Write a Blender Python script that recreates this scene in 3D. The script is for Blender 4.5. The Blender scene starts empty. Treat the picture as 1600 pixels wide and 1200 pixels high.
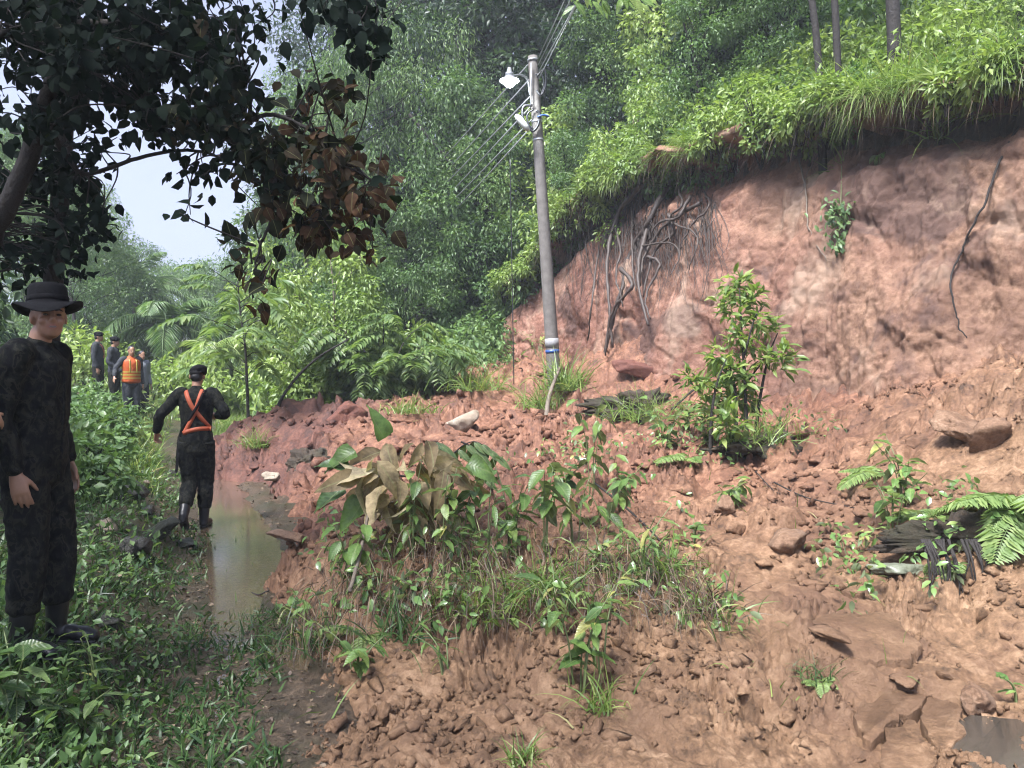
import bpy, bmesh, math, random
import numpy as np
from mathutils import Vector, Matrix, Quaternion, noise as mnoise
from mathutils.bvhtree import BVHTree

scene = bpy.context.scene
COL = scene.collection
R = math.radians

# ------------------------------------------------------------------ camera
CAMZ, HORIZ, FPX = 1.6, 590.0, 1200.0          # eye height, horizon row and focal length for a 1600x1200 frame
cam_data = bpy.data.cameras.new('camera')
cam = bpy.data.objects.new('camera', cam_data)
COL.objects.link(cam)
cam.location = (0, 0, CAMZ)
cam.rotation_euler = (R(90) - math.atan((600 - HORIZ) / FPX), 0, 0)
cam_data.sensor_width = 36.0
cam_data.lens = 36.0 * FPX / 1600.0
cam_data.clip_start = 0.05
cam_data.clip_end = 2000
scene.camera = cam

# ------------------------------------------------------------------ sky, sun, exposure (rainy, overcast)
SUN_EL, SUN_AZ = R(58), R(215)                  # azimuth measured clockwise from +Y
world = bpy.data.worlds.new('World')
scene.world = world
world.use_nodes = True
nt = world.node_tree
nt.nodes.clear()
wo = nt.nodes.new('ShaderNodeOutputWorld')
bg = nt.nodes.new('ShaderNodeBackground')
sky = nt.nodes.new('ShaderNodeTexSky')
sky.sky_type = 'NISHITA'
sky.sun_disc = False
sky.sun_elevation = SUN_EL
sky.sun_rotation = SUN_AZ
sky.air_density = 1.0
sky.dust_density = 6.0
sky.ozone_density = 1.0
hs = nt.nodes.new('ShaderNodeHueSaturation')
hs.inputs['Saturation'].default_value = 0.25     # cloud cover greys the blue out
tint = nt.nodes.new('ShaderNodeMix')
tint.data_type = 'RGBA'
tint.blend_type = 'MULTIPLY'
tint.inputs[0].default_value = 1.0
tint.inputs[7].default_value = (0.56, 0.61, 0.82, 1)
nt.links.new(sky.outputs[0], hs.inputs['Color'])
nt.links.new(hs.outputs[0], tint.inputs[6])
nt.links.new(tint.outputs[2], bg.inputs[0])
bg.inputs[1].default_value = 0.05
nt.links.new(bg.outputs[0], wo.inputs[0])

sun_d = bpy.data.lights.new('sun', 'SUN')
sun_d.energy = 1.5
sun_d.angle = R(14)
sun_d.color = (1.0, 0.98, 0.95)
sun = bpy.data.objects.new('sun', sun_d)
COL.objects.link(sun)
_sd = Vector((math.sin(SUN_AZ) * math.cos(SUN_EL), math.cos(SUN_AZ) * math.cos(SUN_EL), math.sin(SUN_EL)))
sun.rotation_euler = _sd.to_track_quat('Z', 'Y').to_euler()

scene.view_settings.view_transform = 'Standard'
scene.view_settings.look = 'None'
scene.view_settings.exposure = 3.1
scene.view_settings.gamma = 1.0
scene.view_settings.use_curve_mapping = False
scene.render.engine = 'CYCLES'
scene.cycles.use_denoising = True
scene.cycles.filter_width = 1.15
scene.cycles.max_bounces = 6
scene.cycles.diffuse_bounces = 3
scene.cycles.glossy_bounces = 2
scene.cycles.transmission_bounces = 4
scene.cycles.transparent_max_bounces = 6
scene.cycles.volume_bounces = 0
scene.cycles.sample_clamp_indirect = 4.0

rng = np.random.RandomState(11)
random.seed(5)

# ------------------------------------------------------------------ numeric helpers
def at(px, py, Y):
    """point at depth Y seen at photo pixel (px, py)"""
    return np.array([(px - 800) / FPX * Y, Y, CAMZ - (py - HORIZ) / FPX * Y])

_pr = np.random.RandomState(3)
_perm = np.concatenate([_pr.permutation(256)] * 3)
_grad = _pr.normal(size=(256, 3))
_grad /= np.linalg.norm(_grad, axis=1)[:, None]

def perlin(P):
    P = np.asarray(P, float)
    I = np.floor(P).astype(np.int64)
    f = P - I
    I &= 255
    u = f * f * f * (f * (f * 6 - 15) + 10)
    out = 0
    for dx in (0, 1):
        wx = u[:, 0] if dx else 1 - u[:, 0]
        for dy in (0, 1):
            wy = u[:, 1] if dy else 1 - u[:, 1]
            for dz in (0, 1):
                wz = u[:, 2] if dz else 1 - u[:, 2]
                h = _perm[_perm[_perm[I[:, 0] + dx] + I[:, 1] + dy] + I[:, 2] + dz]
                g = _grad[h]
                d = g[:, 0] * (f[:, 0] - dx) + g[:, 1] * (f[:, 1] - dy) + g[:, 2] * (f[:, 2] - dz)
                out = out + wx * wy * wz * d
    return out * 1.5

def fbm(P, octaves=3, gain=0.5):
    a, s, t = 1.0, 1.0, 0
    for _ in range(octaves):
        t = t + a * perlin(P * s + 17.3 * s)
        a *= gain
        s *= 2.03
    return t

def worley(q, seed):
    """broken clods: every cell is a tilted, raised facet with a crease round it; about -0.5..1"""
    rs = np.random.RandomState(seed)
    tab = rs.uniform(0, 1, (65536, 5))
    I = np.floor(q).astype(np.int64)
    d1 = np.full(len(q), 9.0); d2 = np.full(len(q), 9.0); h1 = np.zeros(len(q))
    for ox in (-1, 0, 1):
        for oy in (-1, 0, 1):
            c = I + (ox, oy)
            t = tab[(c[:, 0] * 7919 + c[:, 1] * 104729) & 65535]
            f = c + t[:, :2]
            e = q - f
            d = np.hypot(e[:, 0], e[:, 1])
            h = t[:, 2] + (t[:, 3] - 0.5) * 1.3 * e[:, 0] + (t[:, 4] - 0.5) * 1.3 * e[:, 1] - 0.5 * d
            m = d < d1
            d2 = np.where(m, d1, np.minimum(d2, d))
            h1 = np.where(m, h, h1)
            d1 = np.where(m, d, d1)
    k = np.clip((d2 - d1) * 3.5, 0, 1)
    return h1 * k - 0.35 * (1 - k)

def sstep(a, b, x):
    t = np.clip((x - a) / (b - a), 0, 1)
    return t * t * (3 - 2 * t)

def norm(v):
    v = np.asarray(v, float)
    return v / (np.linalg.norm(v, axis=-1, keepdims=True) + 1e-9)

# ------------------------------------------------------------------ mesh helpers
def mesh_np(name, V, faces, mats, smooth=False, attrs=None, matidx=None):
    """faces: list of integer arrays, each (n, k)"""
    me = bpy.data.meshes.new(name)
    V = np.ascontiguousarray(V, dtype=np.float32)
    faces = [np.asarray(f, dtype=np.int32) for f in faces if len(f)]
    me.vertices.add(len(V))
    me.vertices.foreach_set('co', V.ravel())
    loops = np.concatenate([f.ravel() for f in faces]) if faces else np.zeros(0, np.int32)
    tot = np.concatenate([np.full(len(f), f.shape[1], np.int32) for f in faces])
    start = np.concatenate([[0], np.cumsum(tot)[:-1]]).astype(np.int32)
    me.loops.add(len(loops))
    me.loops.foreach_set('vertex_index', loops)
    me.polygons.add(len(tot))
    me.polygons.foreach_set('loop_start', start)
    if smooth:
        me.polygons.foreach_set('use_smooth', np.ones(len(tot), dtype=bool))
    if matidx is not None:
        me.polygons.foreach_set('material_index', np.asarray(matidx, np.int32))
    for k, a in (attrs or {}).items():
        at_ = me.attributes.new(k, 'FLOAT', 'POINT')
        at_.data.foreach_set('value', np.ascontiguousarray(a, dtype=np.float32))
    for m in (mats if isinstance(mats, (list, tuple)) else [mats]):
        me.materials.append(m)
    me.update(calc_edges=True)
    return me

def obj(name, me, parent=None, loc=None):
    o = bpy.data.objects.new(name, me)
    COL.objects.link(o)
    if parent is not None:
        o.parent = parent
    if loc is not None:
        o.location = loc
    return o

def tag(o, label=None, cat=None, group=None, kind=None):
    if label: o['label'] = label
    if cat: o['category'] = cat
    if group: o['group'] = group
    if kind: o['kind'] = kind
    return o

def empty(name, loc, rz=0.0, label=None, cat=None, group=None):
    e = bpy.data.objects.new(name, None)
    COL.objects.link(e)
    e.empty_display_size = 0.1
    e.location = loc
    e.rotation_euler = (0, 0, rz)
    return tag(e, label, cat, group)

class MB:
    """collects vertices and faces of one mesh"""
    def __init__(s):
        s.V, s.F, s.A, s.n = [], [], [], 0
    def add(s, V, faces, a=0.5):
        V = np.asarray(V, float)
        for f in faces:
            if len(f): s.F.append(np.asarray(f) + s.n)
        s.V.append(V)
        s.A.append(np.full(len(V), a) if np.isscalar(a) else np.asarray(a))
        s.n += len(V)
    def tube(s, pts, rad, k=6, a=0.5, caps=True):
        pts = np.asarray(pts, float)
        n = len(pts)
        rad = np.broadcast_to(np.asarray(rad, float), (n,))
        T = norm(np.gradient(pts, axis=0))
        ref = np.array([0, 0, 1.0]) if abs(T[0, 2]) < 0.9 else np.array([1.0, 0, 0])
        N = norm(np.cross(T[0], ref))
        ang = np.arange(k) / k * 2 * np.pi
        rings = []
        for i in range(n):
            N = norm(N - T[i] * np.dot(N, T[i]))
            B = np.cross(T[i], N)
            rings.append(pts[i] + rad[i] * (np.cos(ang)[:, None] * N + np.sin(ang)[:, None] * B))
        V = np.concatenate(rings)
        i = np.arange(n - 1)[:, None] * k
        j = np.arange(k)[None, :]
        j2 = (j + 1) % k
        Q = np.stack([i + j, i + j2, i + k + j2, i + k + j], -1).reshape(-1, 4)
        fs = [Q]
        if caps:
            fs += [np.arange(k)[None, ::-1], (np.arange(k) + (n - 1) * k)[None, :]]
        s.add(V, fs, a)
    def box(s, c, h, rot=None, a=0.5):
        c, h = np.asarray(c, float), np.asarray(h, float)
        V = np.array([[x, y, z] for x in (-1, 1) for y in (-1, 1) for z in (-1, 1)]) * h
        if rot is not None: V = V @ np.asarray(rot).T
        F = np.array([[0, 1, 3, 2], [4, 6, 7, 5], [0, 4, 5, 1], [2, 3, 7, 6], [0, 2, 6, 4], [1, 5, 7, 3]])
        s.add(V + c, [F], a)
    def lathe(s, prof, k=20, a=0.5, M=None):
        prof = np.asarray(prof, float)
        n = len(prof)
        ang = np.arange(k) / k * 2 * np.pi
        V = np.concatenate([np.stack([r * np.cos(ang), r * np.sin(ang), np.full(k, z)], -1) for r, z in prof])
        if M is not None: V = V @ np.array(M.to_3x3()).T + np.array(M.translation)
        i = np.arange(n - 1)[:, None] * k
        j = np.arange(k)[None, :]
        j2 = (j + 1) % k
        s.add(V, [np.stack([i + j, i + j2, i + k + j2, i + k + j], -1).reshape(-1, 4)], a)
    def mesh(s, name, mats, smooth=False):
        by = {}
        for f in s.F: by.setdefault(f.shape[1], []).append(f)
        return mesh_np(name, np.concatenate(s.V), [np.concatenate(v) for v in by.values()], mats, smooth,
                       {'rnd': np.concatenate(s.A)})
    def build(s, name, mats, parent=None, smooth=False, loc=None):
        return obj(name, s.mesh(name, mats, smooth), parent, loc)

def curve_pts(ctrl, n=12):
    """Catmull-Rom through control points"""
    C = np.asarray(ctrl, float)
    C = np.concatenate([[2 * C[0] - C[1]], C, [2 * C[-1] - C[-2]]])
    out = []
    for i in range(1, len(C) - 2):
        t = np.linspace(0, 1, n, endpoint=False)[:, None]
        p0, p1, p2, p3 = C[i - 1], C[i], C[i + 1], C[i + 2]
        out.append(0.5 * ((2 * p1) + (-p0 + p2) * t + (2 * p0 - 5 * p1 + 4 * p2 - p3) * t ** 2 + (-p0 + 3 * p1 - 3 * p2 + p3) * t ** 3))
    out.append(C[-2][None])
    return np.concatenate(out)

# ------------------------------------------------------------------ materials
def new_mat(name):
    m = bpy.data.materials.new(name)
    m.use_nodes = True
    t = m.node_tree
    t.nodes.clear()
    o = t.nodes.new('ShaderNodeOutputMaterial')
    return m, t, o

def ramp(t, stops, interp='LINEAR'):
    r = t.nodes.new('ShaderNodeValToRGB')
    r.color_ramp.interpolation = interp
    el = r.color_ramp.elements
    while len(el) < len(stops): el.new(0.5)
    for e, (p, c) in zip(el, stops):
        e.position = p
        e.color = (*c, 1) if len(c) == 3 else c
    return r

def tex_noise(t, scale, detail=4, rough=0.55, coord=None, vec_scale=None, dist=0.0):
    n = t.nodes.new('ShaderNodeTexNoise')
    n.inputs['Scale'].default_value = scale
    n.inputs['Detail'].default_value = detail
    n.inputs['Roughness'].default_value = rough
    n.inputs['Distortion'].default_value = dist
    if coord is not None:
        if vec_scale:
            mp = t.nodes.new('ShaderNodeMapping')
            mp.inputs['Scale'].default_value = vec_scale
            t.links.new(coord, mp.inputs[0])
            coord = mp.outputs[0]
        t.links.new(coord, n.inputs['Vector'])
    return n

def mixc(t, fac, a, b, mode='MIX'):
    m = t.nodes.new('ShaderNodeMix')
    m.data_type = 'RGBA'
    m.blend_type = mode
    for sock, v in ((m.inputs[0], fac), (m.inputs[6], a), (m.inputs[7], b)):
        if hasattr(v, 'is_output'): t.links.new(v, sock)
        elif isinstance(v, (tuple, list)): sock.default_value = (*v, 1) if len(v) == 3 else v
        else: sock.default_value = v
    return m.outputs[2]

def mathn(t, op, a, b=None, clamp=False):
    m = t.nodes.new('ShaderNodeMath')
    m.operation = op
    m.use_clamp = clamp
    for i, v in enumerate((a, b)):
        if v is None: continue
        if hasattr(v, 'is_output'): t.links.new(v, m.inputs[i])
        else: m.inputs[i].default_value = v
    return m.outputs[0]

def principled(t, out, color=None, rough=0.6, spec=0.5, normal=None, metal=0.0):
    p = t.nodes.new('ShaderNodeBsdfPrincipled')
    for key, v in (('Base Color', color), ('Roughness', rough), ('Specular IOR Level', spec), ('Metallic', metal)):
        if v is None: continue
        if hasattr(v, 'is_output'): t.links.new(v, p.inputs[key])
        elif isinstance(v, (tuple, list)): p.inputs[key].default_value = (*v, 1)
        else: p.inputs[key].default_value = v
    if normal is not None: t.links.new(normal, p.inputs['Normal'])
    if out is not None: t.links.new(p.outputs[0], out.inputs[0])
    return p

def bump(t, h, strength=0.5, dist=0.02, normal=None):
    b = t.nodes.new('ShaderNodeBump')
    b.inputs['Strength'].default_value = strength
    b.inputs['Distance'].default_value = dist
    t.links.new(h, b.inputs['Height'])
    if normal is not None: t.links.new(normal, b.inputs['Normal'])
    return b.outputs[0]

def geo_pos(t):
    return t.nodes.new('ShaderNodeNewGeometry').outputs['Position']

def attr(t, name='rnd'):
    a = t.nodes.new('ShaderNodeAttribute')
    a.attribute_name = name
    return a.outputs['Fac']

def leaf_mat(name, stops, rough=0.42, transl=0.35, spec=0.4, back=None, veins=False):
    """foliage: each leaf's own tint comes from its 'rnd' attribute"""
    m, t, o = new_mat(name)
    r = ramp(t, stops)
    t.links.new(attr(t), r.inputs[0])
    col = r.outputs[0]
    if back is not None:
        g = t.nodes.new('ShaderNodeNewGeometry')
        col = mixc(t, g.outputs['Backfacing'], col, back)
    nm = None
    if veins:
        tc = t.nodes.new('ShaderNodeTexCoord').outputs['Object']
        sp = t.nodes.new('ShaderNodeSeparateXYZ')
        t.links.new(tc, sp.inputs[0])
        ax = mathn(t, 'ABSOLUTE', sp.outputs[0])
        w = mathn(t, 'SINE', mathn(t, 'MULTIPLY', mathn(t, 'SUBTRACT', sp.outputs[1], mathn(t, 'MULTIPLY', ax, 0.8)), 62.0))
        rib = mathn(t, 'LESS_THAN', ax, 0.014)
        g2 = t.nodes.new('ShaderNodeNewGeometry')
        nz = tex_noise(t, 9, 5, 0.65, g2.outputs['Position'])
        rz_ = ramp(t, [(0.35, (0.45, 0.45, 0.45)), (0.65, (1.35, 1.35, 1.3))])
        t.links.new(nz.outputs['Fac'], rz_.inputs[0])
        col = mixc(t, 1.0, col, rz_.outputs[0], 'MULTIPLY')
        col = mixc(t, mathn(t, 'MULTIPLY', rib, 0.35), col, (0.25, 0.27, 0.12))
        nm = bump(t, mathn(t, 'ADD', mathn(t, 'MULTIPLY', w, 0.25), mathn(t, 'MULTIPLY', nz.outputs['Fac'], 3.0)), 0.5, 0.003)
    p = principled(t, None, col, rough, spec, nm)
    tr = t.nodes.new('ShaderNodeBsdfTranslucent')
    t.links.new(mixc(t, 1.0, col, (1.35, 1.45, 0.75), 'MULTIPLY'), tr.inputs[0])
    mx = t.nodes.new('ShaderNodeMixShader')
    mx.inputs[0].default_value = transl
    t.links.new(p.outputs[0], mx.inputs[1])
    t.links.new(tr.outputs[0], mx.inputs[2])
    t.links.new(mx.outputs[0], o.inputs[0])
    return m

def plain(name, color, rough=0.6, spec=0.4, nscale=30, var=0.35, bumpd=0.0, metal=0.0):
    """simple surface with fine colour variation and relief"""
    m, t, o = new_mat(name)
    tc = t.nodes.new('ShaderNodeTexCoord').outputs['Object']
    n = tex_noise(t, nscale, 4, 0.6, tc)
    c = mixc(t, n.outputs['Fac'], tuple(x * (1 - var) for x in color), tuple(min(1, x * (1 + var)) for x in color))
    nm = bump(t, n.outputs['Fac'], 0.6, bumpd) if bumpd else None
    principled(t, o, c, rough, spec, nm, metal)
    return m

def soil_mat(name, c_dark, c_mid, c_light, c_alt, rough=0.75, scale=1.0, zone=None):
    m, t, o = new_mat(name)
    P = geo_pos(t)
    n1 = tex_noise(t, 0.8 * scale, 6, 0.62, P)
    n2 = tex_noise(t, 4.5 * scale, 6, 0.65, P)
    n3 = tex_noise(t, 24 * scale, 6, 0.75, P)
    r = ramp(t, [(0.36, c_dark), (0.5, c_mid), (0.63, c_light)])
    f = mathn(t, 'ADD', mathn(t, 'MULTIPLY', n2.outputs['Fac'], 0.5), mathn(t, 'MULTIPLY', n3.outputs['Fac'], 0.5))
    t.links.new(f, r.inputs[0])
    z = ramp(t, [(0.46, (0, 0, 0)), (0.60, (1, 1, 1))])
    t.links.new(n1.outputs['Fac'], z.inputs[0])
    col = mixc(t, mathn(t, 'MULTIPLY', z.outputs[0], 0.7), r.outputs[0], c_alt)
    if zone: col = zone(t, P, col, f)
    n5 = tex_noise(t, 95, 4, 0.75, P)
    b = bump(t, n5.outputs['Fac'], 1.0, 0.008)
    b = bump(t, n3.outputs['Fac'], 1.0, 0.018, b)
    b = bump(t, n2.outputs['Fac'], 0.6, 0.02, b)
    rr = mathn(t, 'ADD', mathn(t, 'MULTIPLY', n2.outputs['Fac'], 0.35), rough - 0.25)
    principled(t, o, col, rr, 0.35, b)
    return m

# tropical greens
M_LEAF_DARK = leaf_mat('leaf_dark', [(0, (0.010, 0.023, 0.016)), (0.5, (0.024, 0.047, 0.026)), (1, (0.056, 0.092, 0.040))])
M_LEAF_MID = leaf_mat('leaf_mid', [(0, (0.042, 0.085, 0.031)), (0.5, (0.092, 0.163, 0.057)), (1, (0.159, 0.230, 0.088))])
M_LEAF_LIGHT = leaf_mat('leaf_light', [(0, (0.077, 0.136, 0.038)), (0.5, (0.159, 0.230, 0.061)), (1, (0.260, 0.325, 0.100))])
M_GRASS = leaf_mat('grass_blade', [(0, (0.059, 0.112, 0.028)), (0.55, (0.142, 0.218, 0.053)), (0.9, (0.236, 0.283, 0.088)), (1, (0.307, 0.260, 0.130))], 0.4)
M_GRASS_DARK = leaf_mat('wet_grass_blade', [(0, (0.018, 0.044, 0.016)), (0.55, (0.044, 0.092, 0.028)), (1, (0.090, 0.145, 0.045))], 0.38, 0.25, 0.35)
M_DRYGRASS = leaf_mat('dry_grass_blade', [(0, (0.030, 0.020, 0.014)), (0.6, (0.085, 0.055, 0.035)), (1, (0.19, 0.14, 0.085))], 0.6, 0.15)
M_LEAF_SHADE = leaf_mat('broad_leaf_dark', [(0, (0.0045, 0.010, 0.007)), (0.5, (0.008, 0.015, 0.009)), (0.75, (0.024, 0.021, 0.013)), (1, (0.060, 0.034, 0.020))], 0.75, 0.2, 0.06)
M_BROAD = leaf_mat('broad_leaf_fresh', [(0, (0.065, 0.130, 0.040)), (0.5, (0.115, 0.200, 0.055)), (0.85, (0.17, 0.25, 0.075)), (1, (0.30, 0.28, 0.085))], 0.3, 0.3, 0.5, back=(0.16, 0.20, 0.11))
M_WILT = leaf_mat('wilted_leaf', [(0, (0.16, 0.11, 0.06)), (0.5, (0.30, 0.22, 0.125)), (1, (0.42, 0.34, 0.21))], 0.5, 0.25, 0.4)
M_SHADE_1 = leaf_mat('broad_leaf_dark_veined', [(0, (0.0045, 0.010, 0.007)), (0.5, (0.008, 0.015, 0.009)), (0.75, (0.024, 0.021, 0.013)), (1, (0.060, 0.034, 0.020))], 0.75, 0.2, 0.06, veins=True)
M_BROAD_1 = leaf_mat('broad_leaf_veined', [(0, (0.060, 0.120, 0.034)), (0.5, (0.115, 0.195, 0.050)), (0.85, (0.18, 0.25, 0.070)), (1, (0.30, 0.26, 0.080))], 0.35, 0.35, 0.4, back=(0.15, 0.19, 0.10), veins=True)
M_MID_1 = leaf_mat('green_leaf_veined', [(0, (0.030, 0.066, 0.022)), (0.5, (0.065, 0.120, 0.038)), (1, (0.12, 0.175, 0.060))], 0.35, 0.3, 0.45, veins=True)
M_WILT_1 = leaf_mat('wilted_leaf_veined', [(0, (0.13, 0.095, 0.048)), (0.5, (0.27, 0.205, 0.115)), (1, (0.40, 0.335, 0.21))], 0.6, 0.3, 0.25, back=(0.36, 0.31, 0.20), veins=True)
M_BARK = plain('bark', (0.020, 0.017, 0.015), 0.8, 0.3, 18, 0.6, 0.03)
M_BARK_PALE = plain('bark_pale', (0.13, 0.105, 0.080), 0.75, 0.3, 14, 0.5, 0.02)
M_ROOT = plain('root_bark', (0.045, 0.033, 0.027), 0.6, 0.4, 25, 0.5, 0.01)
M_STEM = plain('green_stem', (0.10, 0.13, 0.05), 0.5, 0.4, 20, 0.4)
M_STONE = soil_mat('stone', (0.012, 0.012, 0.010), (0.034, 0.033, 0.028), (0.075, 0.072, 0.062), (0.03, 0.035, 0.02), 0.45, 2.5)

# ------------------------------------------------------------------ terrain functions
_PY = np.array([-40, 0, 3, 5, 7.5, 10, 14, 18, 30, 60, 400.])
_PX = np.array([6, -0.4, -1.35, -1.95, -2.95, -4.1, -5.9, -7.5, -11.5, -20, -130.])
def path_x(y): return np.interp(y, _PY, _PX)
def path_z(y): return np.interp(y, [-40, 8, 13, 18, 28, 50, 90, 400], [0, 0, 0.03, 0.45, 0.65, 0.0, -1.0, -4.0])

# foot of the hillside in plan, from far left-back to near right; the cliff is the stretch from CLIFF0 on
BASE = np.array([[-60, 140], [-22, 66], [-9.5, 36], [-3.6, 23.5], [-1.3, 18.6], [0.85, 15.6], [3.45, 10.8], [5.1, 8.3], [7.0, 6.6], [11, 4.4], [40, -8.0]], float)
def hill_dist(x, y):
    """signed distance into the hill, and arc parameter (segment index + t)"""
    P = np.stack([x, y], -1)
    best = np.full(len(x), 1e9); sg = np.zeros(len(x)); par = np.zeros(len(x))
    for i in range(len(BASE) - 1):
        a, b = BASE[i], BASE[i + 1]
        d = b - a
        L2 = d @ d
        t = np.clip(((P - a) @ d) / L2, 0, 1)
        q = a + t[:, None] * d
        dist = np.linalg.norm(P - q, axis=1)
        nn = np.array([-d[1], d[0]]) / math.sqrt(L2)
        s = np.sign((P - a) @ nn)
        m = dist < best
        best[m] = dist[m]; sg[m] = s[m]; par[m] = i + t[m]
    return best * sg, par

CLIFF_TOP = 4.75
def cliffness(par): return sstep(3.8, 4.9, par)
def top_z(par): return np.interp(par, [0, 4.0, 4.6, 5.0, 6.0, 7.0, 8.0, 9, 10], [3.0, 3.3, 4.8, 5.75, 5.50, 5.20, 5.1, 5.1, 5.1])

def ground_z(x, y, detail=True):
    x = np.atleast_1d(np.asarray(x, float)); y = np.atleast_1d(np.asarray(y, float))
    dl = path_x(y) - x
    zp = path_z(y)
    near = 1 - sstep(5, 9, y)
    bank = (0.30 * near + (0.42 - 0.16 * sstep(11, 14, y)) * (1 - near)) * sstep(0.15, 1.0, dl) + np.clip(dl - 1.0, 0, 5) * (0.10 * near + 0.22 * (1 - near)) * (1 - sstep(24, 45, y))
    chan = np.interp(y, [3.5, 5, 6.5, 7.5, 10, 12, 13], [0.0, 0.03, 0.07, 0.08, 0.07, 0.06, 0.0])
    cw = np.interp(y, [3.5, 5, 7, 12], [0.10, 0.14, 0.34, 0.40])
    z = zp + bank - chan * (1 + 0.5 * perlin(np.stack([x * 2.1, y * 2.1, x * 0 + 6], -1))) * (1 - sstep(cw * 0.5, cw * 1.3, np.abs(dl + cw * 0.9)))
    s, par = hill_dist(x, y)
    c = cliffness(par)
    tz = top_z(par)
    sp = np.clip(s, 0, None)
    hill_c = tz * sstep(1.25, 1.75, s) + 0.50 * np.clip(s - 1.75, 0, 18)
    hill_s = 0.85 * np.clip(sp, 0, 4.0) + 0.55 * np.clip(sp - 4, 0, 16)
    z = z + c * hill_c + (1 - c) * hill_s
    if detail:
        P = np.stack([x, y, np.zeros_like(x)], -1)
        z = z + 0.05 * fbm(P * 1.1, 2) * (0.4 + 0.6 * sstep(0.2, 1.2, np.abs(dl))) + 0.022 * fbm(P * 5.0, 3) + 0.014 * fbm(P * 19.0, 2) * (1 - sstep(8, 14, y)) + 0.35 * fbm(P * 0.21 + 4, 2) * sstep(2.0, 5, np.abs(s)) * sstep(1.5, 4, np.maximum(dl, s))
    return z

# debris surface: thin plate spline through measured heights
_ctrl = []
for X, Y in [(-0.35, 1.4), (-0.75, 2.4), (-0.95, 3.2), (-1.02, 4.1), (-1.55, 5.1), (-1.95, 6.0), (-2.1, 7.1), (-2.45, 8.4), (-3.0, 10), (-3.7, 11.4), (-4.9, 12.3), (-5.9, 13.4), (-5.9, 15), (-4.4, 17.0), (-2.6, 18.8)]:
    _ctrl.append((X, Y, -0.06 + float(path_z(Y))))
for X, Y in [(-2.3, 3.5), (-3.3, 6.2), (-4.4, 9.5), (-6.2, 11.8), (-7.6, 14), (-6.5, 17), (-1.6, 1.5)]:
    _ctrl.append((X, Y, -0.45 + float(path_z(Y))))
for px, py, Y in [(560, 1050, 4.2), (700, 1055, 4.25), (1000, 1150, 3.5), (1200, 1150, 3.6), (1300, 1050, 4.2), (1400, 1100, 3.95),
                  (1300, 950, 5.0), (1500, 950, 4.8), (1550, 862, 5.2), (1450, 882, 5.3), (1450, 800, 5.9), (1550, 775, 5.9),
                  (1550, 700, 6.6), (1400, 720, 7.3), (1300, 755, 7.4), (1200, 800, 7.0), (1100, 850, 6.2), (1100, 720, 9.0),
                  (1200, 680, 10), (1000, 700, 10.5), (900, 800, 8.0), (800, 750, 9.2), (700, 800, 7.5), (600, 835, 6.4),
                  (650, 885, 5.15), (800, 905, 4.95), (950, 905, 4.95), (1050, 935, 4.8), (520, 900, 5.4), (860, 652, 14),
                  (750, 640, 14.2), (650, 636, 14.6), (600, 690, 11.5), (700, 700, 11.0), (450, 640, 13.9), (380, 660, 13.4),
                  (530, 648, 14.8), (450, 722, 11.6), (500, 800, 8.2), (1000, 605, 13.4), (940, 622, 13.3), (1000, 540, 14.2),
                  (1060, 520, 13.8), (1200, 642, 10.9), (1400, 622, 9.0), (1500, 600, 8.3), (1600, 615, 7.1), (800, 590, 16.0),
                  (1700, 650, 6.2), (1750, 850, 4.6), (1700, 1000, 4.2), (700, 590, 17.0)]:
    _ctrl.append(tuple(at(px, py, Y)))
_ctrl += [(3.2, 1.5, 0.0), (1.0, 1.2, 0.0), (6, 4.5, 1.2), (8, 5.5, 1.8), (2.3, 15.2, 2.4), (4.8, 11.3, 1.6), (6.2, 8.8, 1.8)]
_ctrl = np.array(_ctrl)
def _tps_fit(C, lam=0.02):
    n = len(C)
    d = np.linalg.norm(C[:, None, :2] - C[None, :, :2], axis=-1)
    K = np.where(d > 0, d * d * np.log(d + 1e-12), 0) + lam * np.eye(n)
    Pm = np.concatenate([np.ones((n, 1)), C[:, :2]], 1)
    A = np.block([[K, Pm], [Pm.T, np.zeros((3, 3))]])
    return np.linalg.solve(A, np.concatenate([C[:, 2], np.zeros(3)]))
_w = _tps_fit(_ctrl)
def debris_base(x, y):
    x = np.atleast_1d(np.asarray(x, float)); y = np.atleast_1d(np.asarray(y, float))
    out = _w[-3] + _w[-2] * x + _w[-1] * y
    for i, c in enumerate(_ctrl):
        d2 = (x - c[0]) ** 2 + (y - c[1]) ** 2
        out = out + _w[i] * 0.5 * d2 * np.log(d2 + 1e-12)
    return out
_TY = np.array([0, 1.4, 2.4, 3.2, 4.1, 5.1, 6.0, 7.1, 8.4, 10, 11.4, 12.3, 13.4, 15, 17, 19])
_TX = np.array([0.3, -0.35, -0.75, -0.95, -1.02, -1.55, -1.95, -2.1, -2.45, -3.0, -3.7, -4.9, -5.9, -5.9, -4.4, -2.6])
def toe_x(y):
    y = np.asarray(y, float)
    return np.interp(y, _TY, _TX) + 0.10 * perlin(np.stack([y * 1.9, y * 0 + 3, y * 0], -1)) + 0.05 * perlin(np.stack([y * 6, y * 0 + 8, y * 0], -1))
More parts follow.
